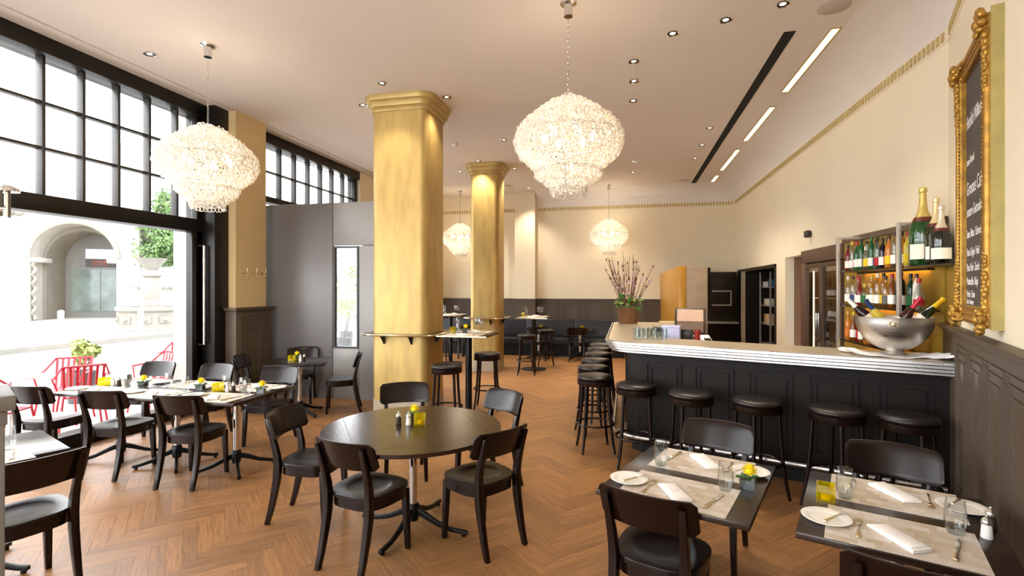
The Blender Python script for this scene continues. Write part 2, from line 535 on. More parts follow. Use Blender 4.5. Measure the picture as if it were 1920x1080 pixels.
# left wall: pillar, far stretch, sill
mb = MB().box(-6.15, -5.6, 6.36, 7.0, 0, CEIL)
wl = struct('wall_left', mb.mesh('wall_left', 'ochre'))
struct('far_stretch', MB().box(-6.15, -6.0, 10.38, 13.9, 3.3, CEIL).box(-6.15, -6.0, 11.0, 11.3, 0, 3.3).box(-6.15, -6.0, 12.95, 13.9, 0, 3.3).box(-6.0, -5.86, 10.38, 10.9, 3.3, CEIL).box(-6.0, -5.22, 13.2, 13.75, 0, CEIL).mesh('far_stretch', 'plaster'), wl)
struct('far_window_frame', MB().box(-5.97, -5.3, 12.95, 13.2, 0, 3.9).mesh('far_window_frame', 'blackmetal'), wl)

def panel_mesh(w, h, m, steps=((0, 0.012), (0.05, 0.010), (0.11, 0.012)), t=0.012):
    """concentric raised frames of a stepped wall panel, in the xz plane, facing -y"""
    mb = MB()
    for ins, th in steps:
        x0, x1, z0, z1 = -w / 2 + ins, w / 2 - ins, -h / 2 + ins, h / 2 - ins
        d = t
        mb.box(x0, x1, -d, 0, z1 - th, z1); mb.box(x0, x1, -d, 0, z0, z0 + th)
        mb.box(x0, x0 + th, -d, 0, z0 + th, z1 - th); mb.box(x1 - th, x1, -d, 0, z0 + th, z1 - th)
    return mb.mesh('panel_moulding', m, smooth=False)

WH = 1.46
# wainscot on the pillar
t1 = struct('trim_1', MB().box(-6.0, -5.54, 6.3, 7.06, 0, WH - 0.04).mesh('trim_1', 'wains', bevel=0.004))
struct('cap_moulding', MB().sweep([(-5.95, 6.3), (-5.54, 6.3), (-5.54, 7.06), (-5.95, 7.06)], [(-0.05, WH - 0.06), (0.015, WH - 0.06), (0.02, WH - 0.045), (0.04, WH - 0.035), (0.045, WH), (-0.05, WH)]).mesh('cap_moulding', 'wains'), t1)
o = link('panel_moulding', panel_mesh(0.6, 1.05, 'wains', ((0, 0.012), (0.05, 0.01), (0.1, 0.01), (0.15, 0.01), (0.2, 0.01))), t1, (-5.54, 6.68, 0.82), math.pi / 2)
# back wall
wb = struct('wall_back', MB().box(-6.15, 2.95, 13.75, 13.9, 0, CEIL).mesh('wall_back', 'plaster'))
struct('pilaster', MB().box(-2.98, -2.42, 13.5, 13.75, 0, CEIL).mesh('pilaster', 'plaster'), wb)
t2 = struct('trim_2', MB().box(-5.22, 0.85, 13.68, 13.75, 0, WH - 0.03).box(-3.0, -2.4, 13.44, 13.68, 0, WH - 0.03).mesh('trim_2', 'wains'))
struct('cap_moulding', MB().box(-5.22, 0.85, 13.65, 13.75, WH - 0.03, WH).box(-3.03, -2.37, 13.41, 13.65, WH - 0.03, WH).mesh('cap_moulding', 'wains'), t2)
pmesh = panel_mesh(0.5, 0.8, 'wains')
for i in range(10):
    x = -4.9 + i * 0.58
    if -3.35 < x < -2.1: continue
    link('panel_moulding', pmesh, t2, (x, 13.68, 0.98))
# right wall with its openings
mb = MB()
X0, X1 = 2.66, 2.8
for y0, y1, z0, z1 in ((4.9, 7.05, 0, 2.32), (9.54, 10.1, 0, 2.32), (13.2, 13.75, 0, 2.32), (4.9, 13.75, 2.32, CEIL), (8.6, 9.54, 2.27, 2.32), (10.1, 13.2, 2.15, 2.32)):
    mb.box(X0, X1, y0, y1, z0, z1)
wr = struct('wall_right', mb.mesh('wall_right', 'plaster', smooth=False))
struct('recess', MB().box(2.8, 3.4, 8.52, 8.6, 0, 2.4).box(2.8, 3.4, 9.54, 9.62, 0, 2.4).box(3.32, 3.4, 8.6, 9.54, 0, 2.4).box(2.8, 3.32, 8.6, 9.54, 2.27, 2.4).box(2.645, 2.66, 8.55, 8.6, 0, 2.27).mesh('recess', 'brown', smooth=False), wr)
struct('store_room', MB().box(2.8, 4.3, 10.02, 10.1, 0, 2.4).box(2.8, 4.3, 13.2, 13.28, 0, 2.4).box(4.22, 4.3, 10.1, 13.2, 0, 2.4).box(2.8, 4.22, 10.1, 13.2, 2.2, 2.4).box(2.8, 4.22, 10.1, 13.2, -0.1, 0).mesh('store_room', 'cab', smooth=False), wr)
struct('door_frame', MB().box(2.63, 2.7, 10.06, 10.1, 0, 2.19).box(2.63, 2.7, 13.2, 13.24, 0, 2.19).box(2.63, 2.7, 10.06, 13.24, 2.15, 2.19).mesh('door_frame', 'cab', smooth=False), wr)
# angled wall
cm = Matrix.Translation(CK) @ Matrix.Rotation(CROT, 4, 'Z')     # local +y along CD, local -x into the room
def cw(y0, y1, x0, x1, z0, z1): return (x0, x1, y0, y1, z0, z1, cm)
wa = struct('wall_angled', MB().box(0, 0.15, -8.8, 0.05, 0, CEIL, cm).mesh('wall_angled', 'plaster'))
t3 = struct('trim_3', MB().box(-0.045, 0, -8.7, -0.05, 0, WH - 0.03, cm).mesh('trim_3', 'wains'))
struct('cap_moulding', MB().box(-0.06, 0, -8.7, -0.05, WH - 0.055, WH - 0.03, cm).box(-0.085, 0, -8.7, -0.05, WH - 0.03, WH, cm).mesh('cap_moulding', 'wains', bevel=0.006), t3)
pm2 = panel_mesh(0.46, 1.1, 'wains', ((0, 0.01), (0.045, 0.008), (0.1, 0.012)))
for i in range(8):
    p = cm @ Vector((-0.045, -0.98 - i * 0.5, 0.79))
    link('panel_moulding', pm2, t3, p, CROT - math.pi / 2)
# rear wall behind the camera, with an unseen opening added to let daylight in
struct('wall_front', MB().box(-6.15, -0.3, -3.15, -3.0, 0, 0.5).box(-6.15, -0.3, -3.15, -3.0, 3.9, CEIL).box(-6.15, -5.4, -3.15, -3.0, 0.5, 3.9).box(-1.2, -0.3, -3.15, -3.0, 0.5, 3.9).mesh('wall_front', 'plaster', smooth=False))

# cove and painted frieze
cov = [(0, CEIL - 0.4)] + [(0.55 - 0.55 * math.cos(R(a)), CEIL - 0.4 + 0.397 * math.sin(R(a))) for a in range(6, 91, 6)] + [(0.55, CEIL), (0, CEIL)]
e = CK - CD * 8.6
struct('trim_4', MB().sweep([(-2.4, 13.75), (2.66, 13.75), (2.66, 5.0), (e.x, e.y)], cov).mesh('trim_4', 'cove', ang=60))
fz0, fz1 = CEIL - 0.5, CEIL - 0.42
tf = struct('trim_5', MB().sweep([(-2.4, 13.75), (2.66, 13.75), (2.66, 5.0), (e.x, e.y)], [(0, fz0 - 0.02), (0.006, fz0 - 0.02), (0.006, fz1 + 0.015), (0, fz1 + 0.015)]).mesh('trim_5', 'plaster'))
mb = MB()
for i in range(70): mb.box(-2.35 + i * 0.0715, -2.31 + i * 0.0715, 13.736, 13.745, fz0, fz1)
for x in [-5.15 + i * 0.0715 for i in range(30)]: mb.box(x, x + 0.04, 13.736, 13.75, fz0, fz1)
for i in range(120): mb.box(2.645, 2.655, 5.05 + i * 0.0715, 5.088 + i * 0.0715, fz0, fz1)
for i in range(90): mb.box(-0.015, -0.005, -0.12 - i * 0.0715, -0.082 - i * 0.0715, fz0, fz1, cm)
o = struct('frieze_blocks', mb.mesh('frieze_blocks', 'frieze', smooth=False), tf); o['kind'] = 'stuff'

# windows on the street side
def window(name, y0, y1, ztop, zt0, zt1, bars, rows, low_panes, jamb=True):
    w = empty(name); w['kind'] = 'structure'; w['label'] = 'black steel street window with small panes above a transom'
    mb = MB().box(-6.16, -5.86, y0, y1, ztop, min(ztop + 0.18, CEIL - 0.004)).box(-6.12, -5.9, y0, y1, zt0, zt1)
    mb.box(-6.14, -5.93, y0, y1, -0.1, 0.14)
    link('frame', mb.mesh('frame', 'blackmetal', bevel=0.006), w)
    j = MB().box(-6.12, -5.93, y1 - 0.09, y1, 0.14 if y1 < 7 else zt0, ztop).box(-6.12, -5.93, y0, y0 + 0.09, 0.14, ztop)
    link('jamb', j.mesh('jamb', 'blackmetal', bevel=0.006), w)
    vb = MB().box(-6.06, -5.96, -0.016, 0.016, zt1, ztop).mesh('glazing_bar', 'steelbar', bevel=0.003)
    for y in bars: link('glazing_bar', vb, w, (0, y, 0))
    hb = MB().box(-6.05, -5.97, y0 + 0.09, y1 - 0.09, -0.014, 0.014).mesh('glazing_rail', 'steelbar', bevel=0.003)
    for z in rows: link('glazing_rail', hb, w, (0, 0, z))
    ys = sorted([y0 + 0.09] + list(bars) + [y1 - 0.09]); zs = sorted([zt1] + list(rows) + [ztop])
    for a, b in zip(ys, ys[1:]):
        if b < 2.5: continue
        for c, d in zip(zs, zs[1:]):
            link('pane', MB().box(-6.013, -6.007, a + 0.012, b - 0.012, c + 0.012, d - 0.012).mesh('pane', 'pane'), w)
    for a, b in low_panes:
        link('large_pane', MB().box(-6.013, -6.007, a, b, 0.14, zt0).mesh('large_pane', 'pane'), w)
    return w
bars = [6.05 - 0.33 - i * 0.405 for i in range(17)]
w1 = window('window_1', -2.9, 6.1, 4.18, 2.54, 2.72, bars, (3.22, 3.70), [(2.2, 6.0)])
# deep dark reveal between frame and pillar
link('reveal', MB().box(-6.12, -5.72, 6.1, 6.36, 0, CEIL - 0.004).box(-5.96, -5.93, 5.93, 6.1, 0.1, 2.6).mesh('reveal', 'blackmetal', bevel=0.004), w1)
link('pull_handle', MB().tube([(-5.93, 6.04, 0.95), (-5.84, 6.04, 0.95), (-5.84, 6.04, 2.35), (-5.93, 6.04, 2.35)], 0.018, 8).mesh('pull_handle', 'steel'), w1)
b2 = [10.3 - 0.41 - i * 0.41 for i in range(7)]
w2 = window('window_2', 7.0, 10.38, 4.18, 3.2, 3.3, b2, (3.74,), [(7.1, 10.96)])
link('jamb', MB().box(-6.12, -5.93, 10.94, 11.0, 0, 3.3).box(-6.12, -5.93, 10.38, 11.0, 3.2, 3.3).mesh('jamb', 'blackmetal'), w2)

w3 = window('window_3', 11.3, 12.95, 3.3, 2.5, 2.6, [11.7, 12.1, 12.5], (), [(11.4, 12.85)])
w3['label'] = 'dark-framed street window beyond the grey vestibule'
# ================================================================== COLUMNS
def rsq(x0, x1, y0, y1, r, n=6):
    pts = []
    for cx, cy, a0 in ((x1 - r, y0 + r, -90), (x1 - r, y1 - r, 0), (x0 + r, y1 - r, 90), (x0 + r, y0 + r, 180)):
        for k in range(n + 1):
            a = R(a0 + 90 * k / n); pts.append((cx + r * math.cos(a), cy + r * math.sin(a)))
    return pts
def column(label, cx, cy, w, d, gap_side):
    root = empty('column', (cx, cy, 0)); tag(root, label, 'column')
    p = rsq(-w / 2, w / 2, -d / 2, d / 2, 0.10)
    link('shaft', MB().prism(p, 0.22, CEIL - 0.2).mesh('shaft', 'gold', ang=50), root)
    link('plinth', MB().prism(rsq(-w / 2 - 0.004, w / 2 + 0.004, -d / 2 - 0.004, d / 2 + 0.004, 0.1), 0, 0.22).mesh('plinth', 'plinth', ang=50), root)
    sec = [(-0.04, CEIL - 0.21), (0.02, CEIL - 0.21), (0.03, CEIL - 0.19), (0.03, CEIL - 0.165), (0.06, CEIL - 0.15), (0.07, CEIL - 0.12), (0.07, CEIL - 0.085), (0.10, CEIL - 0.07), (0.11, CEIL - 0.045), (0.11, CEIL - 0.001), (-0.04, CEIL - 0.001)]
    link('capital', MB().sweep(p, sec, closed=True).mesh('capital', 'goldtrim', ang=25), root)
    lg = link('ledge', MB().sweep(rsq(-w / 2, w / 2, -d / 2, d / 2, 0.12), [(0.0, 1.105), (0.13, 1.105), (0.14, 1.115), (0.13, 1.13), (0.0, 1.13)], closed=True).mesh('ledge', 'top', ang=30), root)
    link('rim', MB().tube([(x * 1.0, y, 1.118) for x, y in rsq(-w / 2 - 0.14, w / 2 + 0.14, -d / 2 - 0.14, d / 2 + 0.14, 0.22)], 0.013, 6, True).mesh('rim', 'silver'), lg)
    br = MB().box(-0.012, 0.012, -0.11, 0, 1.09, 1.105).box(-0.012, 0.012, -0.02, 0, 0.99, 1.105).add([(-0.008, -0.1, 1.09), (-0.008, -0.02, 1.09), (-0.008, -0.02, 1.0), (0.008, -0.1, 1.09), (0.008, -0.02, 1.09), (0.008, -0.02, 1.0)], [(0, 1, 2), (5, 4, 3), (0, 3, 4, 1), (1, 4, 5, 2), (2, 5, 3, 0)]).mesh('bracket', 'black')
    for x in (-w / 4, w / 4):
        link('bracket', br, root, (x, -d / 2, 0))
    link('bracket', br, root, (w / 2, 0, 0), math.pi / 2)
column('broad brushed-gold column between the grey vestibule and a square high table', -3.02, 6.72, 0.80, 0.74, 1)
column('slimmer brushed-gold column standing before the navy banquette', -2.92, 10.52, 0.62, 0.60, 1)

# ================================================================== GREY VESTIBULE
v = empty('entrance_vestibule', (-4.6, 7.2, 0)); tag(v, 'grey lacquered entrance vestibule with a narrow glazed door panel', 'partition')
def vp(name, d, m, lab=None, par=v):
    x0, x1, y0, y1, z0, z1 = d
    o = link(name, MB().box(x0 + 4.6, x1 + 4.6, y0 - 7.2, y1 - 7.2, z0, z1).mesh(name, m, bevel=0.004), par)
    if lab: o['label'] = lab
    return o
vp('wall_panel', (-5.98, -4.545, 7.2, 7.27, 0, 3.1), 'grey')
vp('lintel_panel', (-4.535, -3.45, 7.2, 7.27, 2.42, 3.1), 'grey2')
vp('wall_panel', (-4.085, -3.45, 7.2, 7.27, 0, 2.41), 'grey2')
vp('door_base', (-4.535, -4.095, 7.2, 7.27, 0, 0.80), 'grey2')
dp = vp('door_pane', (-4.50, -4.12, 7.23, 7.236, 0.83, 2.38), 'pane')
fr = MB()
for d in ((-4.53, -4.50, 7.19, 7.26, 0.8, 2.41), (-4.12, -4.09, 7.19, 7.26, 0.8, 2.41), (-4.5, -4.12, 7.19, 7.26, 2.38, 2.41), (-4.5, -4.12, 7.19, 7.26, 0.8, 0.83)):
    x0, x1, y0, y1, z0, z1 = d; fr.box(x0 + 4.6, x1 + 4.6, y0 - 7.2, y1 - 7.2, z0, z1)
link('pane_frame', fr.mesh('pane_frame', 'steelbar'), dp)
vp('side_panel', (-3.52, -3.45, 7.27, 8.4, 0, 3.1), 'grey')

# coat hooks on the pillar
hk = Proto()
hk.add('backplate', MB().lathe([(0.02, 0), (0.02, 0.008), (0.012, 0.012)], 12, mtx=Matrix.Rotation(math.pi / 2, 4, 'Y')).mesh('backplate', 'silver'))
hk.add('hook', MB().tube([(0.01, 0, 0), (0.05, 0, -0.01), (0.075, 0, 0.02), (0.085, 0, 0.07)], 0.006, 6).tube([(0.03, 0, -0.005), (0.05, 0, -0.05), (0.08, 0, -0.055), (0.09, 0, -0.03)], 0.005, 6).sphere((0.085, 0, 0.075), 0.01, 8, 6).sphere((0.09, 0, -0.028), 0.009, 8, 6).mesh('hook', 'silver'))
for y, od in ((6.5, 'window-side'), (6.7, 'middle'), (6.9, 'vestibule-side')):
    hk.put('coat_hook', od + ' one of three small brass coat hooks on the ochre pillar', 'coat hook', (-5.6, y, 1.97), group='coat hooks on the pillar')

# ================================================================== CEILING FIXTURES
def cyl_frame():
    p = Proto()
    p.add('trim_ring', MB().lathe([(0.052, 0.0), (0.062, -0.004), (0.066, 0.0)], 20, cap=False).mesh('trim_ring', 'chrome'))
    p.add('reflector', MB().lathe([(0.052, 0.0), (0.03, 0.0028)], 20, cap=False).mesh('reflector', 'blackmetal'))
    p.add('lamp', MB().lathe([(0.0001, 0.0012), (0.028, 0.0022)], 16, cap=False).mesh('lamp', 'dl'))
    return p
dlp = cyl_frame()
DL = [('above the window tables', 'window', [(-5.19, 4.62)]),
      ('around the broad gold column', 'col1', [(-3.04, 5.93), (-3.67, 6.58), (-2.4, 6.56)]),
      ('in a diagonal row above the bar stools', 'bar', [(0.46, 5.43), (0.94, 5.27), (1.4, 5.09)]),
      ('in the line above the bar corner', 'bar2', [(0.08, 6.0), (0.09, 6.57), (0.09, 7.26)]),
      ('beside the long black ceiling slot', 'slot', [(1.32, 8.77), (1.34, 9.79), (1.34, 10.77)]),
      ('in the pair above the bar end', 'bar3', [(0.13, 10.76), (0.14, 11.75)]),
      ('alone between the two gold columns', 'mid', [(-2.11, 8.67)]),
      ('around the slimmer gold column', 'col2', [(-3.65, 10.83), (-2.98, 10.0), (-2.39, 10.81)]),
      ('near the back wall pilaster', 'back', [(-2.5, 13.0)])]
DLALL = []
for desc, key, pts in DL:
    for q_, (x, y) in enumerate(pts):
        od = {'bar': ('third', 'second', 'first'), 'bar2': ('first', 'second', 'third'), 'slot': ('first', 'second', 'third'), 'bar3': ('first', 'second')}.get(key)
        fr_ = {'bar': ', counted from the angled wall', 'bar2': ', counted from the bar front', 'slot': ', counted from the angled wall', 'bar3': ', counted from the bar front'}.get(key, '')
        if key == 'col1': od = ('first', 'second', 'third'); od = ('front', 'street-side', 'bar-side')
        if key == 'col2': od = ('street-side', 'front', 'bar-side')
        dlp.put('recessed_downlight', ((od[q_] + ' ') if od else '') + 'chrome downlight ' + desc + fr_, 'downlight', (x, y, CEIL - 0.004), group='downlights ' + desc)
        DLALL.append((x, y))
for i, (x, y) in enumerate(DLALL):
    ld = bpy.data.lights.new('downlight_beam', 'SPOT')
    ld.energy = 60 if y < 8 else 150; ld.color = (1, 0.88, 0.7); ld.spot_size = R(95); ld.spot_blend = 0.8; ld.shadow_soft_size = 0.04
    lo = bpy.data.objects.new('downlight_beam', ld); COL.objects.link(lo); lo.location = (x, y, CEIL - 0.03)
single('ceiling_slot', box_mesh('ceiling_slot', (-0.055, 0.055, -4.25, 4.2, -0.006, 0.0), 'blackpaint'), 'long black ventilation slot running along the ceiling', 'ceiling slot', (1.62, 9.9, CEIL))
lsp = {}
for i, (y0, y1) in enumerate(((5.67, 7.38), (7.94, 9.67), (10.25, 11.97), (12.5, 13.2))):
    p = Proto(); h = (y1 - y0) / 2
    p.add('frame', MB().box(-0.05, -0.036, -h, h, -0.008, 0).box(0.036, 0.05, -h, h, -0.008, 0).box(-0.036, 0.036, -h, -h + 0.014, -0.008, 0).box(-0.036, 0.036, h - 0.014, h, -0.008, 0).mesh('frame', 'goldtrim'))
    p.add('diffuser', MB().box(-0.036, 0.036, -h + 0.014, h - 0.014, -0.004, 0).mesh('diffuser', 'glow'))
    lab = ['longest-looking warm light slot at the start of the row beside the black slot', 'second warm light slot of the row counted from the angled wall', 'third warm light slot of the row counted from the angled wall', 'short warm light slot at the end of the row by the back wall'][i]
    p.put('light_slot', lab.replace('longest-looking warm', 'warm'), 'light slot', (2.05, (y0 + y1) / 2, CEIL), group='warm ceiling light slots')
spk = MB().lathe([(0.0001, -0.004), (0.13, -0.004), (0.14, 0.0)], 28, cap=False).mesh('ceiling_speaker', 'speaker')
single('ceiling_speaker', spk, 'large round speaker grille in the ceiling near the angled wall', 'speaker', (1.88, 5.25, CEIL - 0.001))
single('ceiling_speaker', spk, 'round speaker grille in the ceiling near the back wall pilaster', 'speaker', (-2.95, 12.6, CEIL - 0.001))
single('ceiling_speaker', spk, 'round speaker grille in the ceiling beside the end of the black slot', 'speaker', (1.36, 12.9, CEIL - 0.001))
sd = Proto()
sd.add('base', MB().lathe([(0.055, 0), (0.055, -0.012)], 20).mesh('base', 'whiteplastic'))
sd.add('sensor', MB().lathe([(0.045, -0.012), (0.04, -0.035), (0.02, -0.045), (0.0001, -0.046)], 20).mesh('sensor', 'whiteplastic'))
sd.put('smoke_detector', 'white round smoke detector on the ceiling between the gold columns', 'smoke detector', (-3.04, 8.73, CEIL))

# ================================================================== CHANDELIERS
def chand_proto():
    p = Proto()
    top = 0.92
    prof = [(0.10, 0.89), (0.17, 0.85), (0.245, 0.80), (0.342, 0.725), (0.435, 0.645), (0.478, 0.58), (0.483, 0.49), (0.468, 0.437), (0.425, 0.382), (0.36, 0.33), (0.300, 0.28), (0.298, 0.22), (0.21, 0.157), (0.165, 0.11), (0.155, 0.02)]
    rnd = random.Random(3)
    # one small loop, re-used everywhere
    n1, n2, rr, rt = 9, 4, 0.023, 0.0052
    loop = []
    for i in range(n1):
        a = 2 * math.pi * i / n1
        for k in range(n2):
            b = 2 * math.pi * k / n2
            loop.append(Vector(((rr + rt * math.cos(b)) * math.cos(a), rt * math.sin(b), (rr * 1.25 + rt * math.cos(b)) * math.sin(a))))
    lf = [(i * n2 + k, i * n2 + (k + 1) % n2, ((i + 1) % n1) * n2 + (k + 1) % n2, ((i + 1) % n1) * n2 + k) for i in range(n1) for k in range(n2)]
    vs, fs = [], []
    segs = []
    for (r0, z0), (r1, z1) in zip(prof, prof[1:]):
        n = max(1, round(math.hypot(r1 - r0, z1 - z0) / 0.034))
        for i in range(n): segs.append((r0 + (r1 - r0) * i / n, z0 + (z1 - z0) * i / n))
    for r, z in segs:
        cnt = max(10, int(2 * math.pi * r / 0.038))
        ph = rnd.random() * 6.28
        for k in range(cnt):
            a = ph + 2 * math.pi * k / cnt + rnd.uniform(-.02, .02)
            rr_ = r + rnd.uniform(-.012, .008); zz = z + rnd.uniform(-.01, .01)
            mt = Matrix.Translation((rr_ * math.cos(a), rr_ * math.sin(a), zz)) @ Matrix.Rotation(a + math.pi / 2 + rnd.uniform(-.7, .7), 4, 'Z') @ Matrix.Rotation(rnd.uniform(-.5, .5), 4, 'X') @ Matrix.Rotation(rnd.uniform(-.6, .6), 4, 'Y')
            o = len(vs); vs += [tuple(mt @ v_) for v_ in loop]; fs += [tuple(i + o for i in f) for f in lf]
    me = bpy.data.meshes.new('crystal_loops'); me.from_pydata(vs, [], fs); me.materials.append(M['crystal'])
    for q_ in me.polygons: q_.use_smooth = True
    p.add('crystal_loops', me)
    mb = MB()
    for r, z in ((0.10, 0.88), (0.45, 0.56), (0.28, 0.26), (0.15, 0.09)):
        mb.tube([(r * math.cos(a / 24 * 6.2832), r * math.sin(a / 24 * 6.2832), z) for a in range(24)], 0.005, 5, True)
    mb.tube([(0, 0, 0.1), (0, 0, 0.95)], 0.012, 8)
    for a in range(4):
        c, s_ = math.cos(a * math.pi / 2), math.sin(a * math.pi / 2)
        mb.tube([(0, 0, 0.92), (0.10 * c, 0.10 * s_, 0.88), (0.45 * c, 0.45 * s_, 0.56), (0.28 * c, 0.28 * s_, 0.26), (0.15 * c, 0.15 * s_, 0.09)], 0.004, 5)
    p.add('frame', mb.mesh('frame', 'chrome'))
    for a in range(6):
        c, s_ = 0.22 * math.cos(a * math.pi / 3), 0.22 * math.sin(a * math.pi / 3)
        p.add('bulb', bulb_me, loc=(c, s_, 0.56))
    p.add('bulb', bulb_me, loc=(0.0, 0.05, 0.3))
    hgt = CEIL - 2.57
    ch = MB()
    z = 0.93; k = 0
    while z < hgt - 0.16:
        pts = [((0.010 * math.cos(t_), 0, z + 0.028 + 0.028 * math.sin(t_)) if k % 2 == 0 else (0, 0.010 * math.cos(t_), z + 0.028 + 0.028 * math.sin(t_))) for t_ in [i * 6.2832 / 8 for i in range(8)]]
        ch.tube(pts, 0.0028, 4, True); z += 0.05; k += 1
    p.add('chain', ch.mesh('chain', 'chrome'))
    p.add('ceiling_rose', MB().lathe([(0.04, hgt - 0.13), (0.04, hgt - 0.03), (0.075, hgt - 0.018), (0.08, hgt - 0.001)], 20).mesh('ceiling_rose', 'chrome'))
    return p
bulb_me = MB().sphere((0, 0, 0), 0.035, 12, 8, 1.3).mesh('bulb', 'bulb')
cp = chand_proto()
CH = [((-0.52, 4.63), 'tiered crystal-loop chandelier hanging over the open floor before the bar'), ((-4.39, 4.59), 'tiered crystal-loop chandelier hanging over the window tables'),
      ((-0.44, 13.05), 'tiered crystal-loop chandelier hanging before the back wall above the flower basket'), ((-4.37, 13.0), 'tiered crystal-loop chandelier behind the slimmer gold column')]
for (x, y), lab in CH:
    cp.put('chandelier', lab, 'chandelier', (x, y, 2.57), group='crystal chandeliers')
    ld = bpy.data.lights.new('chandelier_light', 'POINT'); ld.energy = 26 if y < 8 else 34; ld.color = (1, 0.84, 0.62); ld.shadow_soft_size = 0.12
    lo = bpy.data.objects.new('chandelier_light', ld); COL.objects.link(lo); lo.location = (x, y, 3.12)

# ================================================================== CHAIR
def seat_outline(s=1.0, n=40):
    pts = []
    for k in range(n):
        a = 2 * math.pi * k / n
        c, si = math.cos(a), math.sin(a)
        x = math.copysign(abs(c) ** 0.62, c); y = math.copysign(abs(si) ** 0.62, si)
        w = 0.215 * (1 + 0.09 * y)
        pts.append((x * w * s, y * 0.205 * s))
    return pts
def chair_proto():
    p = Proto(); n = 40
    mb = MB(); rings = [(0.96, 0.432), (1.0, 0.437), (1.0, 0.457), (0.985, 0.462)]
    vs = []; fs = []
    for s, z in rings: vs += [(x, y, z) for x, y in seat_outline(s, n)]
    for r, z in ((0.150, 0.462), (0.138, 0.459), (0.115, 0.4545), (0.06, 0.452)):
        vs += [(r * math.cos(2 * math.pi * k / n), r * math.sin(2 * math.pi * k / n), z) for k in range(n)]
    for i in range(7):
        for k in range(n): fs.append((i * n + k, i * n + (k + 1) % n, (i + 1) * n + (k + 1) % n, (i + 1) * n + k))
    fs.append(tuple(range(n))[::-1]); fs.append(tuple(range(7 * n, 8 * n)))
    mb.add(vs, fs)
    p.add('seat', mb.mesh('seat', 'seatwood', ang=28))
    mb = MB(); mb.prism(seat_outline(0.955), 0.375, 0.433)
    p.add('apron', mb.mesh('apron', 'chair', ang=40))
    for s in (-1, 1):
        mb = MB().beam([(s * 0.178, 0.178, 0), (s * 0.172, 0.168, 0.2), (s * 0.168, 0.16, 0.41)], [0.031, 0.038, 0.043], [0.031, 0.038, 0.043])
        lg = p.add('leg', mb.mesh('leg', 'chair', bevel=0.004, ang=40))
        p.add('glide', MB().lathe([(0.011, 0), (0.011, 0.004)], 10, (s * 0.178, 0.178, -0.0005)).mesh('glide', 'alu'), lg)
        ys = [(-0.275, 0), (-0.245, 0.1), (-0.218, 0.22), (-0.196, 0.34), (-0.19, 0.44), (-0.196, 0.52), (-0.214, 0.60), (-0.24, 0.69), (-0.272, 0.785)]
        mb = MB().beam([(s * (0.168 + 0.012 * max(0, z - 0.44) / 0.35), y, z) for y, z in ys], [0.032, 0.035, 0.039, 0.042, 0.043, 0.041, 0.038, 0.034, 0.03], [0.034, 0.039, 0.045, 0.050, 0.050, 0.045, 0.039, 0.032, 0.024])
        lg = p.add('leg', mb.mesh('leg', 'chair', bevel=0.004, ang=40))
        p.add('glide', MB().lathe([(0.011, 0), (0.011, 0.004)], 10, (s * 0.168, -0.275, -0.0005)).mesh('glide', 'alu'), lg)
    # curved backrest board
    nx, nz, hw = 18, 7, 0.232
    front, back = [], []
    for j in range(nz + 1):
        tz = j / nz
        for i in range(nx + 1):
            tx = -1 + 2 * i / nx
            e = max(0, abs(tx) - 0.86) / 0.14
            cr = 0.026 * (1 - math.sqrt(max(0, 1 - e * e)))
            zb = 0.636 + cr; zt = 0.822 - cr * 1.0 - 0.006 * tx * tx
            z = zb + (zt - zb) * tz
            x = tx * hw
            yb = -0.168 - 0.37 * (z - 0.64) - 0.06 * (1 - tx * tx)
            roll = 0.004 * max(0, (tz - 0.8) / 0.2) ** 2
            front.append((x, yb + 0.009 - roll, z)); back.append((x, yb - 0.009 - roll, z))
    N_ = (nx + 1) * (nz + 1); fs = []
    def id_(i, j): return j * (nx + 1) + i
    for j in range(nz):
        for i in range(nx):
            fs.append((id_(i, j), id_(i + 1, j), id_(i + 1, j + 1), id_(i, j + 1)))
            fs.append((N_ + id_(i, j), N_ + id_(i, j + 1), N_ + id_(i + 1, j + 1), N_ + id_(i + 1, j)))
    ring = [id_(i, 0) for i in range(nx + 1)] + [id_(nx, j) for j in range(1, nz + 1)] + [id_(i, nz) for i in range(nx - 1, -1, -1)] + [id_(0, j) for j in range(nz - 1, 0, -1)]
    for a, b in zip(ring, ring[1:] + ring[:1]): fs.append((a, N_ + a, N_ + b, b))
    bk = p.add('backrest', MB().add(front + back, fs).mesh('backrest', 'chair', bevel=0.003, ang=40))
    return p
chp = chair_proto()
def chair(x, y, rz, label, group=None): chp.put('dining_chair', label, 'chair', (x, y, 0.001), R(rz), group)

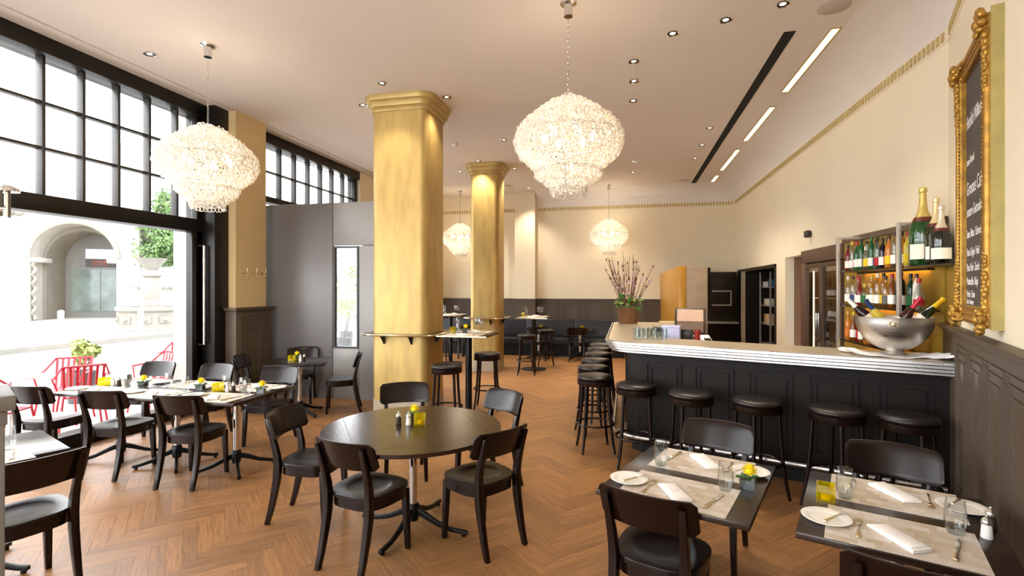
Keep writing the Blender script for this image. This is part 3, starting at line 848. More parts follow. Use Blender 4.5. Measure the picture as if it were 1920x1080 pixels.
# ================================================================== BAR STOOL
def stool_proto():
    p = Proto()
    p.add('cushion', MB().lathe([(0.182, 0.765), (0.195, 0.775), (0.198, 0.79), (0.188, 0.806), (0.14, 0.816), (0.0001, 0.82)], 28).mesh('cushion', 'leather', ang=60))
    p.add('seat_ring', MB().lathe([(0.165, 0.705), (0.192, 0.708), (0.196, 0.715), (0.196, 0.76), (0.188, 0.766), (0.1, 0.766)], 28).mesh('seat_ring', 'chair', ang=40))
    for k in range(4):
        a = math.pi / 4 + k * math.pi / 2
        c, s = math.cos(a), math.sin(a)
        prof = [(0.245, 0.0), (0.218, 0.12), (0.196, 0.28), (0.178, 0.48), (0.165, 0.71)]
        lg = p.add('leg', MB().tube([(r * c, r * s, z) for r, z in prof], [0.013, 0.015, 0.016, 0.017, 0.018], 10).mesh('leg', 'chair', ang=50))
        p.add('glide', MB().lathe([(0.011, 0), (0.011, 0.004)], 8, (0.245 * c, 0.245 * s, -0.0005)).mesh('glide', 'alu'), lg)
    p.add('foot_ring', MB().tube([(0.195 * math.cos(i * 6.2832 / 32), 0.195 * math.sin(i * 6.2832 / 32), 0.29) for i in range(32)], 0.011, 8, True).mesh('foot_ring', 'chair'))
    return p
stp = stool_proto()
def stool(x, y, label, group=None, rz=0): stp.put('bar_stool', label, 'bar stool', (x, y, 0.001), R(rz), group)

# ================================================================== TABLES
def cross_base(height, col='chrome', reach=0.33):
    """(column mesh, hub mesh, foot mesh)"""
    colm = MB().lathe([(0.03, 0.17), (0.03, height)], 20).mesh('column', col)
    hub = MB().lathe([(0.036, 0.06), (0.045, 0.1), (0.045, 0.17), (0.034, 0.185)], 16).mesh('hub', 'black', ang=40)
    vs = []; pth = [(0.03, 0.13, 0.03, 0.05), (0.10, 0.105, 0.028, 0.045), (0.2, 0.06, 0.026, 0.036), (0.3, 0.034, 0.026, 0.028), (reach + 0.03, 0.028, 0.03, 0.024)]
    for x, z, w, h in pth: vs += [(x, -w / 2, z - h / 2), (x, w / 2, z - h / 2), (x, w / 2, z + h / 2), (x, -w / 2, z + h / 2)]
    m = len(pth); fs = []
    for i in range(m - 1):
        for k in range(4): fs.append((i * 4 + k, i * 4 + (k + 1) % 4, i * 4 + 4 + (k + 1) % 4, i * 4 + 4 + k))
    fs += [(0, 1, 2, 3), tuple(range(m * 4 - 4, m * 4))[::-1]]
    foot = MB().add(vs, fs).lathe([(0.016, 0), (0.016, 0.03)], 10, (reach, 0, 0)).mesh('foot', 'black', bevel=0.004)
    return colm, hub, foot
CB = cross_base(0.71)
def add_base(p, cb=CB, off=math.pi / 4):
    p.add('column', cb[0]); p.add('hub', cb[1])
    for k in range(4): p.add('foot', cb[2], rz=off + k * math.pi / 2)
def sq_table(w, d, m='top', base=True, h=0.74):
    p = Proto()
    p.add('table_top', MB().box(-w / 2, w / 2, -d / 2, d / 2, h - 0.028, h).mesh('table_top', m, bevel=0.004))
    p.add('plate_under_top', MB().box(-0.2, 0.2, -0.2, 0.2, h - 0.04, h - 0.028).mesh('plate_under_top', 'black'))
    add_base(p)
    return p
tab_window = sq_table(0.69, 0.86)
tab_dark = sq_table(0.76, 0.76, 'topblack')
tab_right = sq_table(0.71, 0.86)

WT = [(-5.08, 4.2), (-4.385, 4.2), (-3.69, 4.2)]
for (x, y), lab in zip(WT, ('laid two-seat table at the window end of the joined row', 'laid two-seat table in the middle of the joined window row', 'laid two-seat table at the room end of the joined window row')):
    tab_window.put('dining_table', lab, 'table', (x, y, 0), group='joined window tables')
tab_dark.put('dining_table', 'bare black square table against the grey vestibule with a yellow candle glass', 'table', (-4.42, 6.2, 0), R(24))
TAP = (0.335, 2.85); TBP = (1.17, 2.58)
tab_right.put('dining_table', 'laid dark square table with a yellow flower cube before the bar stools', 'table', (TAP[0], TAP[1], 0), CROT)
tab_right.put('dining_table', 'laid dark square table standing against the panelled angled wall', 'table', (TBP[0], TBP[1], 0), CROT)
LTP = (-3.92, 2.25)
LROT = R(-23)
tab_right.put('dining_table', 'laid square table beside the grey half-wall post', 'table', (LTP[0], LTP[1], 0), LROT)

# round drop-leaf table
def round_table():
    p = Proto(); r = 0.64; h = 0.74
    q = r * math.sqrt(0.5)
    p.add('table_top', MB().box(-q + 0.001, q - 0.001, -q + 0.001, q - 0.001, h - 0.026, h).mesh('table_top', 'top', smooth=False))
    pts = [(r * math.cos(R(a)), r * math.sin(R(a))) for a in [-45 + i * 4.5 for i in range(21)]]
    pts = [(max(x, q + 0.0012), y) for x, y in pts]
    leaf = MB().prism(pts, h - 0.026, h).mesh('leaf', 'top', ang=30)
    for k in range(4): p.add('leaf', leaf, rz=k * math.pi / 2)
    p.add('leaf_support', MB().box(-0.5, 0.5, -0.02, 0.02, h - 0.045, h - 0.026).box(-0.02, 0.02, -0.5, 0.5, h - 0.045, h - 0.026).mesh('leaf_support', 'black'))
    cb = cross_base(0.70, 'chrome', 0.40)
    add_base(p, cb, R(-42))
    return p
round_table().put('round_table', 'round dark drop-leaf table with four seams and a chrome pedestal', 'table', (-1.52, 3.45, 0), R(-54 + 90))

# high tables
def high_table(w, round_=False):
    p = Proto(); h = 1.13
    p.add('table_top', (MB().box(-w / 2, w / 2, -w / 2, w / 2, h - 0.03, h)).mesh('table_top', 'top', bevel=0.004))
    p.add('edge_band', MB().box(-w / 2 - 0.003, w / 2 + 0.003, -w / 2 - 0.003, w / 2 + 0.003, h - 0.024, h - 0.008).mesh('edge_band', 'silver'))
    p.add('column', MB().lathe([(0.045, 0.03), (0.045, h - 0.03)], 18).mesh('column', 'black'))
    p.add('base_disc', MB().lathe([(0.27, 0), (0.27, 0.012), (0.1, 0.03), (0.05, 0.05)], 28).mesh('base_disc', 'black', ang=40))
    return p
hp = high_table(0.68)
HT = [((-2.11, 6.64), 'square high table set with glasses beside the broad gold column'), ((-1.95, 10.75), 'square high table with wine glasses right of the slimmer gold column'), ((-4.0, 11.2), 'square high table half hidden behind the slimmer gold column')]
for (x, y), lab in HT: hp.put('high_table', lab, 'high table', (x, y, 0), group='high tables')

# ------------------------------------------------------------------ seats placed
for (x, y, rz, lab) in ((-5.6, 3.93, 6, 'dark wooden chair nearest the window on the post side of the window tables'),
                        (-4.72, 3.92, 8, 'dark wooden chair in the middle of the post side of the window tables'),
                        (-3.86, 3.90, 8, 'dark wooden chair at the room end of the post side of the window tables'),
                        (-5.73, 5.02, 184, 'dark wooden chair nearest the window on the pillar side of the window tables'),
                        (-4.86, 5.0, 180, 'dark wooden chair in the middle of the pillar side of the window tables'),
                        (-3.95, 4.98, 184, 'dark wooden chair at the room end of the pillar side of the window tables')):
    chair(x, y, rz, lab, 'chairs at the window tables')
for (x, y, rz, lab) in ((-4.88, 6.86, 205, 'dark wooden chair backed against the grey vestibule'),
                        (-3.98, 6.52, 118, 'dark wooden chair turned side-on before the narrow glazed door panel'),
                        (-5.0, 6.10, -70, 'dark wooden chair between the panelled pillar and the black square table')):
    chair(x, y, rz, lab, 'chairs at the black square table')
for (mx, my, rz, lab) in ((-1.70, 2.80, -13, 'dark wooden chair at the round table facing the broad gold column'),
                          (-2.58, 3.43, -84, 'dark wooden chair at the round table on the side of the window tables'),
                          (-0.80, 3.27, 56, 'dark wooden chair at the round table on the side of the flower-cube table'),
                          (-1.07, 4.46, 146, 'dark wooden chair at the round table on the side of the bar stools'),
                          (-2.12, 4.60, 207, 'dark wooden chair at the round table standing before the broad gold column')):
    f = Vector((-math.sin(R(rz)), math.cos(R(rz))))
    chair(mx + f.x * 0.24, my + f.y * 0.24, rz, lab, 'chairs around the round table')
cr = math.degrees(CROT)
for (mx, my, rz, lab) in ((0.62, 3.74, cr + 180, 'dark wooden chair between the flower-cube table and the bar stools'),
                          (0.08, 2.40, cr, 'dark wooden chair tucked at the flower-cube table facing the bar'),
                          (1.53, 3.42, cr + 180, 'dark wooden chair between the wall-side table and the bar stools'),
                          (0.97, 1.97, cr + 2, 'dark wooden chair at the wall-side table facing the bar'),
                          (-3.17, 2.16, 74, 'dark wooden chair beside the grey half-wall post')):
    f = Vector((-math.sin(R(rz)), math.cos(R(rz))))
    chair(mx + f.x * 0.24, my + f.y * 0.24, rz, lab)
for (x, y, lab) in ((-1.15, 12.2, 'dark wooden chair facing the banquette by a chrome table column'), (-2.05, 12.2, 'dark wooden chair facing the banquette behind a high table'), (-3.9, 12.2, 'dark wooden chair facing the banquette behind the slimmer gold column')):
    chair(x, y, 0, lab, 'chairs facing the banquette')
for i, (x, y) in enumerate(((0.09, 5.14), (0.57, 4.84), (1.08, 4.65), (1.61, 4.45), (2.03, 4.30))):
    stool(x, y, ['first', 'second', 'third', 'fourth', 'fifth'][i] + ' round leather bar stool along the bar front, counted from its rounded corner', 'stools along the bar front', 12 * i)
for i, (x, y) in enumerate(((-0.33, 5.55), (-0.39, 6.2), (-0.40, 6.8), (-0.40, 7.48), (-0.41, 8.1), (-0.42, 8.7))):
    stool(x, y, ['first', 'second', 'third', 'fourth', 'fifth', 'last'][i] + ' round leather bar stool along the bar side, counted from its rounded corner', 'stools along the bar side', 15 + 10 * i)
for (x, y, lab) in ((-2.17, 5.92, 'round leather stool before the square high table at the broad gold column'), (-1.98, 7.12, 'round leather stool behind the square high table at the broad gold column'),
                    (-1.98, 10.08, 'round leather stool before the high table right of the slimmer column'), (-1.78, 11.35, 'round leather stool behind the high table right of the slimmer column'),
                    (-3.95, 10.45, 'round leather stool before the high table hidden behind the slimmer column'), (-3.45, 11.5, 'round leather stool beside the high table hidden behind the slimmer column')):
    stool(x, y, lab, 'stools at the high tables', 8)

# banquette along the back wall, in bays
bp_ = Proto()
bp_.add('base', MB().box(-0.64, 0.64, -0.50, 0.0, 0, 0.30).mesh('base', 'black'))
bp_.add('seat', MB().box(-0.645, 0.645, -0.60, -0.08, 0.30, 0.47).mesh('seat', 'navy', bevel=0.03, seg=3))
bp_.add('backrest', MB().add([(x, y, z) for x in (-0.645, 0.645) for y, z in ((-0.16, 0.47), (-0.06, 0.47), (-0.0, 0.92), (-0.09, 0.92))], [(0, 1, 2, 3), (7, 6, 5, 4), (0, 4, 5, 1), (1, 5, 6, 2), (2, 6, 7, 3), (3, 7, 4, 0)]).mesh('backrest', 'navy', bevel=0.02, seg=3))
for i, x in enumerate((-4.56, -3.27 - 0.0, -1.98, -0.69)):
    yb = 13.40 if i == 1 else 13.64
    if i == 1: x = -3.27
    bp_.put('banquette', ('navy leather banquette bay in the corner by the left wall', 'navy leather banquette bay before the wall pilaster', 'navy leather banquette bay behind the right-hand high table', 'navy leather banquette bay ending behind the bar')[i], 'banquette', (x, 13.42 if i in (1, 2) else 13.42, 0), group='banquette bays along the back wall')
low = sq_table(0.65, 0.65, 'topblack')
for x, lab in ((-1.12, 'small black low table at the banquette by the bar'), (-2.15, 'small black low table at the banquette behind the high table'), (-3.85, 'small black low table at the banquette behind the slimmer column')):
    low.put('low_table', lab, 'table', (x, 12.55, 0), group='low tables at the banquette')

# ================================================================== BAR
OUT = [(0.85, 8.45), (-0.07, 8.45), (-0.18, 8.41), (-0.23, 8.30), (-0.23, 5.66), (-0.21, 5.53), (-0.15, 5.42), (-0.05, 5.33), (0.05, 5.28), (2.385, 4.365)]
bar = empty('bar_counter', (0.6, 6.0, 0)); tag(bar, 'L-shaped bar with pewter top, steel lip and dark panelled front', 'bar')
BO = Vector((-0.6, -6.0, 0))
def bl(name, me, par=bar, lab=None):
    o = link(name, me, par, BO if par is bar else (0, 0, 0))
    if lab: o['label'] = lab
    return o
inner = [(2.565, 4.93), (0.44, 5.77), (0.36, 5.86), (0.36, 7.82), (0.85, 7.82)]
ins = [(0.85, 8.42), (-0.07, 8.42), (-0.16, 8.385), (-0.2, 8.30), (-0.2, 5.66), (-0.18, 5.55), (-0.13, 5.45), (-0.04, 5.365), (0.06, 5.315), (2.39, 4.40)]
bl('counter_top', MB().prism(ins + inner, 1.168, 1.2).mesh('counter_top', 'pewter', smooth=False), lab='warm pewter counter top')
sec = [(-0.02, 1.201), (-0.006, 1.199), (0.0, 1.19), (0.0, 1.168), (-0.014, 1.160), (-0.014, 1.142), (-0.034, 1.132), (-0.034, 1.112), (-0.06, 1.10), (-0.06, 1.086), (-0.085, 1.078), (-0.13, 1.075), (-0.13, 1.165), (-0.02, 1.165)]
bl('lip_moulding', MB().sweep(OUT, sec).mesh('lip_moulding', 'steel', ang=25), lab='stepped polished steel lip')
body = [(0.85, 8.22), (0.0, 8.22), (0.0, 5.66), (0.03, 5.58), (0.12, 5.51), (2.46, 4.60), (2.56, 4.90), (0.42, 5.74), (0.33, 5.84), (0.33, 7.85), (0.85, 7.85)]
bl('body', MB().prism(body, 0.12, 1.166).mesh('body', 'barwood', smooth=False))
kick = [(0.85, 8.16), (0.06, 8.16), (0.06, 5.68), (0.16, 5.58), (2.44, 4.69), (2.53, 4.88), (0.4, 5.70), (0.3, 5.84), (0.3, 7.9), (0.85, 7.9)]
bl('kick_base', MB().prism(kick, 0.0, 0.12).mesh('kick_base', 'black', smooth=False))
fdir = Vector((2.46 - 0.12, 4.60 - 5.51, 0)); flen = fdir.length; fdir.normalize(); fang = math.atan2(fdir.y, fdir.x)
bpm = panel_mesh(0.36, 0.72, 'barwood', ((0, 0.012), (0.045, 0.01)), 0.014)
for i in range(5):
    q_ = Vector((0.12, 5.51, 0)) + fdir * (0.27 + i * 0.49)
    o = link('panel_moulding', bpm, bar, Vector((q_.x, q_.y, 0.62)) + BO, fang)
    if i == 0: sq = o
for i in range(5):
    link('panel_moulding', bpm, bar, Vector((0.0, 5.95 + i * 0.49, 0.62)) + BO, -math.pi / 2)
nrm = Vector((fdir.y, -fdir.x, 0))
a_ = Vector((0.1, 5.5, 0.22)) + nrm * 0.14; b_ = Vector((2.42, 4.6, 0.22)) + nrm * 0.14
bl('foot_rail', MB().tube([(-0.14, 8.2, 0.22), (-0.14, 5.62, 0.22), (-0.06, 5.47, 0.22), tuple(a_), tuple(b_)], 0.02, 10).mesh('foot_rail', 'steel'), lab='polished steel foot rail')

# honey wood partition behind the bar
pt = empty('service_partition', (1.07, 11.3, 0)); tag(pt, 'gold-faced service partition with a tan marbled end behind the till', 'partition')
link('gold_face', MB().box(-0.22, -0.10, -2.4, 2.42, 0, 2.12).mesh('gold_face', 'amber', bevel=0.006), pt)
link('end_panel', MB().box(-0.10, 0.24, -2.38, -2.32, 0, 2.12).box(0.18, 0.24, -2.32, -1.7, 0, 2.12).mesh('end_panel', 'tan', bevel=0.004), pt)
link('light_switch', MB().box(-0.226, -0.219, -1.95, -1.87, 1.28, 1.4).mesh('light_switch', 'silver', bevel=0.002), pt)
# kitchen cabinet on the back wall
kc = Proto()
kc.add('body', MB().box(-0.66, 0.62, -0.6, 0.0, 0, 2.14).mesh('body', 'cab', bevel=0.004))
kc.add('upper_box', MB().box(-0.66, 0.0, -0.75, -0.6, 1.75, 2.24).mesh('upper_box', 'cab', bevel=0.004))
dr = kc.add('oven_door', MB().box(0.02, 0.62, -0.625, -0.6, 1.15, 1.95).mesh('oven_door', 'cab', bevel=0.004))
kc.add('steel_trim', MB().box(0.05, 0.5, -0.632, -0.62, 1.66, 1.69).box(0.05, 0.5, -0.632, -0.62, 1.32, 1.35).box(0.47, 0.5, -0.632, -0.62, 1.35, 1.66).mesh('steel_trim', 'alu'), dr)
kc.add('worktop', MB().box(-0.66, 0.62, -0.85, -0.6, 0.9, 0.94).mesh('worktop', 'alu'))
kc.put('kitchen_cabinet', 'tall dark kitchen cabinet with an oven trim behind the till', 'cabinet', (1.97, 13.72, 0))

# ------------------------------------------------------------------ store room racks and what stands on them
rk = Proto()
for s in (-1, 1):
    for t in (-1, 1): rk.add('post', MB().box(s * 0.42 - 0.015, s * 0.42 + 0.015, t * 0.18 - 0.015, t * 0.18 + 0.015, 0, 2.1).mesh('post', 'alu'))
for z in (0.5, 0.95, 1.35, 1.75): rk.add('shelf', MB().box(-0.43, 0.43, -0.2, 0.2, z, z + 0.02).mesh('shelf', 'alu'))
rk.put('storage_rack', 'steel storage rack in the dark doorway of the right wall', 'rack', (3.15, 12.1, 0), R(90))
# narrow rack by the near jamb
rk.put('storage_rack', 'steel storage rack just inside the near jamb of the dark doorway', 'rack', (3.55, 11.0, 0), R(0))
def bx(name, d, m, label, loc, rz=0, bevel=0.006, group=None, cat=None):
    p = Proto()
    p.add('carton', box_mesh('carton', d, m, bevel)); x0, x1, y0, y1, z0, z1 = d
    p.add('lid', box_mesh('lid', (x0 - 0.003, x1 + 0.003, y0 - 0.003, y1 + 0.003, z1 - 0.02, z1 + 0.003), m, 0.002))
    return p.put(name, label, cat or 'box', loc, rz, group)
bx('carton_box', (-0.12, 0.12, -0.1, 0.1, 0, 0.16), 'bluebox', 'blue carton on the upper rack shelf in the doorway', (3.15, 12.0, 1.771))
bx('carton_box', (-0.14, 0.14, -0.12, 0.12, 0, 0.12), 'white', 'white carton on the upper rack shelf in the doorway', (3.15, 12.35, 1.771))
bx('carton_box', (-0.14, 0.14, -0.16, 0.16, 0, 0.14), 'white', 'white carton on the middle rack shelf in the doorway', (3.15, 12.2, 1.371))
bx('carton_box', (-0.14, 0.14, -0.16, 0.16, 0, 0.2), 'cork', 'brown carton on the lower rack shelf in the doorway', (3.15, 12.2, 0.971))
pk = Proto()
pk.add('tub', MB().lathe([(0.09, 0), (0.11, 0.14), (0.115, 0.15), (0.105, 0.15), (0.088, 0.01)], 16).mesh('tub', 'white'))
pk.put('mixing_tub', 'white plastic tub on the near storage rack', 'tub', (3.4, 11.0, 1.371)); 
pk.put('mixing_tub', 'white plastic tub low on the near storage rack', 'tub', (3.4, 11.0, 0.971))

# ------------------------------------------------------------------ wine cooler
wc = empty('wine_cooler', (2.66, 7.83, 0)); tag(wc, 'brown-framed wine cooler with two glass doors beside the bottle shelves', 'wine cooler')
link('carcass', MB().box(0.5, 0.58, -0.76, 0.75, 0, 2.3).box(0, 0.5, -0.76, -0.72, 0, 2.3).box(0, 0.5, 0.71, 0.75, 0, 2.3).box(0, 0.5, -0.72, 0.71, 2.24, 2.3).box(0, 0.5, -0.72, 0.71, 0, 0.1).mesh('carcass', 'cab', smooth=False), wc)
link('header', MB().box(-0.045, 0, -0.77, 0.76, 2.12, 2.31).mesh('header', 'bframe', bevel=0.004), wc)
link('side_stile', MB().box(-0.045, 0, 0.58, 0.76, 0, 2.12).mesh('side_stile', 'bframe', bevel=0.004), wc)
for y0, y1 in ((-0.05, 0.56), (-0.72, -0.08)):
    d = link('cooler_door', MB().box(-0.05, 0, y0, y0 + 0.05, 0.1, 2.1).box(-0.05, 0, y1 - 0.05, y1, 0.1, 2.1).box(-0.05, 0, y0 + 0.05, y1 - 0.05, 2.04, 2.1).box(-0.05, 0, y0 + 0.05, y1 - 0.05, 0.1, 0.16).mesh('cooler_door', 'bframe', bevel=0.004), wc)
    link('pane', MB().box(-0.03, -0.024, y0 + 0.05, y1 - 0.05, 0.16, 2.04).mesh('pane', 'pane'), d)
    hy = y0 + 0.025 if y0 > -0.1 else y1 - 0.025
    link('handle', MB().tube([(-0.05, hy, 1.0), (-0.09, hy, 1.0), (-0.09, hy, 1.4), (-0.05, hy, 1.4)], 0.008, 6).mesh('handle', 'chrome'), d)
link('light_tube', MB().tube([(0.03, 0.44, 0.2), (0.03, 0.44, 2.0)], 0.01, 6).mesh('light_tube', 'ledw'), wc)
for z in (0.6, 1.0, 1.3, 1.6): link('shelf', MB().box(0.05, 0.48, -0.7, 0.69, z, z + 0.012).mesh('shelf', 'alu'), wc)
cambox = Proto()
cambox.add('housing', MB().box(-0.08, -0.01, -0.06, 0.06, -0.05, 0.05).mesh('housing', 'plasticdark', bevel=0.018, seg=3))
cambox.add('bracket', MB().box(-0.01, 0.0, -0.03, 0.03, -0.03, 0.03).mesh('bracket', 'plasticdark'))
cambox.put('wall_spot', 'small dark box-shaped fitting on the cream wall above the wine cooler', 'wall fitting', (2.66, 8.3, 2.55))

# ------------------------------------------------------------------ bottle rack
br_ = empty('bottle_rack', (2.5, 5.8, 0)); tag(br_, 'back-bar bottle rack with aluminium posts and black shelves', 'shelf')
BRO = Vector((-2.5, -5.8, 0))
link('back_panel', MB().box(2.63, 2.655, 5.0, 7.03, 0.95, 2.3).mesh('back_panel', 'olive'), br_, BRO)
link('top_band', MB().box(2.6, 2.655, 5.0, 7.03, 2.3, 2.36).mesh('top_band', 'bframe'), br_, BRO)
link('end_panel', MB().box(-0.02, -0.002, -0.6, -0.03, 1.47, 1.93, cm).mesh('end_panel', 'olive'), br_, BRO)
for y in (6.45, 5.13): link('post', MB().box(2.335, 2.365, y - 0.02, y + 0.02, 1.0, 2.33).box(2.365, 2.62, y - 0.008, y + 0.008, 2.3, 2.33).mesh('post', 'alu', bevel=0.003), br_, BRO)
SHZ = (1.94, 1.56, 1.17)
AMB = emitter('amber_shelf_strip', '#ffb640', 14.0)
for z in SHZ:
    poly = [(2.37, 6.55), (2.37, 4.42), (2.60, 4.98), (2.625, 6.55)] if z > 1.9 else [(2.37, 6.55), (2.37, 4.75), (2.625, 5.06), (2.625, 6.55)]
    sh = link('shelf', MB().prism(poly, z - 0.014, z).mesh('shelf', 'shelf', smooth=False), br_, BRO)
    link('light_strip', MB().box(2.585, 2.605, 5.22, 6.46, z - 0.022, z - 0.0145).mesh('light_strip', AMB), sh)
    link('valance', MB().box(2.565, 2.572, 5.12, 6.52, z - 0.034, z - 0.0142).box(2.572, 2.62, 5.12, 5.127, z - 0.034, z - 0.0142).mesh('valance', 'shelf'), sh)
bc = Proto()
bc.add('body', MB().box(-0.24, 0.28, -0.8, 1.0, 0, 0.96).mesh('body', 'cab'))
bc.add('worktop', MB().box(-0.26, 0.29, -0.82, 1.02, 0.96, 1.0).mesh('worktop', 'alu', bevel=0.004))
bc.put('back_counter', 'dark back counter below the bottle shelves', 'counter', (2.34, 6.0, 0))

# bottles
BM = {}
def bmat(col, clear=False):
    k = (col, clear)
    if k not in BM:
        if clear:
            c_ = lin(col)
            BM[k] = glass('clear_bottle_glass', tuple(0.35 + 0.65 * q for q in c_[:3]) + (1,), 2.2, 0.02, 0.10)
        else:
            BM[k] = mat('bottle_glass', col, 0.06, var=0.05, trans=0.3, ior=1.3, coat=0.4)
    return BM[k]
CM = {}
def cmat(col, rough=0.4, metal=0.0):
    k = (col, rough, metal)
    if k not in CM: CM[k] = mat('bottle_trim', col, rough, metal, var=0.06, scale=30)
    return CM[k]
SHAPES = {  # (profile of body, shoulder etc in unit r / absolute height), neck radius, cap height
    'round': ([(0.9, 0), (1, 0.006), (1, 0.175), (0.9, 0.20), (0.42, 0.235), (0.36, 0.25), (0.36, 0.285)], 0.038),
    'tall': ([(0.9, 0), (1, 0.006), (1, 0.21), (0.85, 0.24), (0.42, 0.262), (0.38, 0.30)], 0.036),
    'squat': ([(0.9, 0), (1, 0.008), (1.02, 0.12), (0.95, 0.15), (0.5, 0.175), (0.38, 0.19), (0.38, 0.22)], 0.044),
    'slope': ([(0.9, 0), (1, 0.006), (1, 0.12), (0.85, 0.17), (0.55, 0.215), (0.38, 0.25), (0.36, 0.285)], 0.040),
    'bell': ([(0.85, 0), (1, 0.01), (1.05, 0.09), (0.95, 0.14), (0.6, 0.18), (0.4, 0.205), (0.38, 0.245)], 0.044)}
BP = {}
def bottle_proto(shape, glasscol, clear, cap, lab, lab2=None):
    k = (shape, glasscol, clear, cap, lab, lab2)
    if k in BP: return BP[k]
    prof, r = SHAPES[shape]
    r *= 0.84; pr = [(a * r, z) for a, z in prof]
    p = Proto(); zt = pr[-1][1]; nr = pr[-1][0]
    b = p.add('body', MB().lathe(pr, 16).mesh('body', bmat(glasscol, clear), ang=50))
    p.add('cap', MB().lathe([(nr + 0.002, zt - 0.018), (nr + 0.003, zt + 0.016), (nr, zt + 0.019)], 12).mesh('cap', cmat(cap)))
    p.add('label', MB().lathe([(r + 0.0008, 0.035), (r + 0.0008, 0.115)] if shape != 'bell' else [(r * 1.04 + 0.0008, 0.04), (r * 1.05 + 0.001, 0.09)], 16, cap=False).mesh('label', cmat(lab, 0.7)))
    if lab2: p.add('label', MB().lathe([(r + 0.0014, 0.06), (r + 0.0014, 0.09)], 16, cap=False).mesh('label', cmat(lab2, 0.7)))
    BP[k] = p
    return p
CN_ = {'#101010': 'black', '#a81820': 'red', '#e8e4da': 'white', '#c9a23a': 'gold', '#1d5a2c': 'green', '#20386a': 'blue', '#d8b91c': 'yellow', '#c06a1c': 'orange', '#3c1d10': 'brown', '#5c5a58': 'grey',
       '#dfe6e2': 'clear', '#7a4313': 'amber', '#7d1a1c': 'ruby', '#e0c84a': 'straw-yellow', '#14402a': 'dark green', '#151015': 'near-black', '#c87a2a': 'orange-brown'}
rows = [
 # shelf 0 (top)
 [('round','#7d1a1c',0,'#101010','#e8e4da'),('tall','#dfe6e2',1,'#c9a23a','#e8e4da'),('round','#dfe6e2',1,'#a81820','#a81820'),('round','#1d5a2c',0,'#a81820','#e8e4da'),('tall','#1d5a2c',0,'#101010','#e8e4da'),('squat','#dfe6e2',1,'#e8e4da','#5c5a58'),
  ('slope','#dfe6e2',1,'#101010','#d8b91c'),('tall','#1d5a2c',0,'#1d5a2c','#e8e4da'),('round','#1d5a2c',0,'#101010','#20386a'),('tall','#dfe6e2',1,'#101010','#a81820'),('round','#151015',0,'#101010','#e8e4da'),('slope','#7a4313',0,'#101010','#c06a1c'),('round','#c87a2a',0,'#3c1d10','#d8b91c'),
  ('tall','#dfe6e2',1,'#3c1d10','#e8e4da'),('slope','#7a4313',0,'#a81820','#3c1d10'),('tall','#c87a2a',0,'#101010','#e8e4da'),('round','#e0c84a',0,'#a81820','#d8b91c')],
 [('round','#dfe6e2',1,'#e8e4da','#e8e4da'),('tall','#dfe6e2',1,'#101010','#20386a'),('round','#dfe6e2',1,'#a81820','#e8e4da'),('slope','#7d1a1c',0,'#a81820','#e8e4da'),('squat','#dfe6e2',1,'#c9a23a','#1d5a2c'),('squat','#dfe6e2',1,'#e8e4da','#e8e4da'),('round','#e0c84a',1,'#c9a23a','#e8e4da'),
  ('tall','#e0c84a',1,'#e8e4da','#e8e4da'),('tall','#e0c84a',1,'#101010','#d8b91c'),('round','#e0c84a',1,'#3c1d10','#5c5a58'),('slope','#7a4313',0,'#a81820','#e8e4da'),('tall','#151015',0,'#101010','#5c5a58'),('tall','#151015',0,'#3c1d10','#e8e4da'),('round','#14402a',0,'#101010','#1d5a2c'),
  ('tall','#e8e4da',0,'#3c1d10','#e8e4da'),('bell','#dfe6e2',1,'#a81820','#a81820')],
 [('round','#c87a2a',0,'#c9a23a','#c06a1c'),('slope','#7a4313',0,'#d8b91c','#e8e4da'),('tall','#7d1a1c',0,'#101010','#a81820'),('round','#7a4313',0,'#101010','#e8e4da'),('squat','#c87a2a',0,'#3c1d10','#3c1d10'),('round','#7a4313',0,'#a81820','#c06a1c'),('slope','#151015',0,'#c9a23a','#3c1d10'),
  ('tall','#7a4313',0,'#e8e4da','#e8e4da'),('squat','#7a4313',0,'#c06a1c','#c06a1c'),('round','#e0c84a',0,'#c9a23a','#d8b91c'),('tall','#e0c84a',0,'#d8b91c','#d8b91c'),('round','#c87a2a',0,'#e8e4da','#d8b91c')]]
SN = {'round': 'round', 'tall': 'tall', 'squat': 'squat', 'slope': 'slope-shouldered', 'bell': 'bell-shaped'}
SHN = ('top', 'middle', 'bottom')
yr = ((6.42, 5.2), (6.42, 5.0), (6.42, 5.2))
for si, row in enumerate(rows):
    y0, y1 = yr[si]
    for i, (shp, gc, clr, cap, lb) in enumerate(row):
        y = y0 + (y1 - y0) * i / (len(row) - 1)
        x = 2.44 + 0.012 * ((i * 7) % 3)
        if abs(y - 5.13) < 0.06: x = 2.47
        bottle_proto(shp, gc, clr, cap, lb).put('bottle', f'{SN[shp]} {CN_[gc]} bottle, {CN_[cap]} cap, {CN_[lb]} label, on the {SHN[si]} bar shelf', 'bottle', (x, y, SHZ[si] + 0.0006), random.random() * 6, f'bottles on the {SHN[si]} bar shelf', scale=random.uniform(0.97, 1.06) if si != 1 else random.uniform(0.98, 1.08))
for k in range(10):
    bottle_proto(('slope', 'round')[k % 2], ('#151015', '#14402a')[k % 2], 0, '#101010', '#e8e4da').put('wine_bottle', f'dark wine bottle standing on the {("second", "third", "top")[k % 3]} shelf inside the wine cooler', 'bottle', (2.80 + 0.05 * (k % 2), 8.22 - 0.13 * (k % 5), (1.012, 1.312, 1.612)[k % 3] + 0.0006), 0, 'bottles inside the wine cooler', scale=0.95)
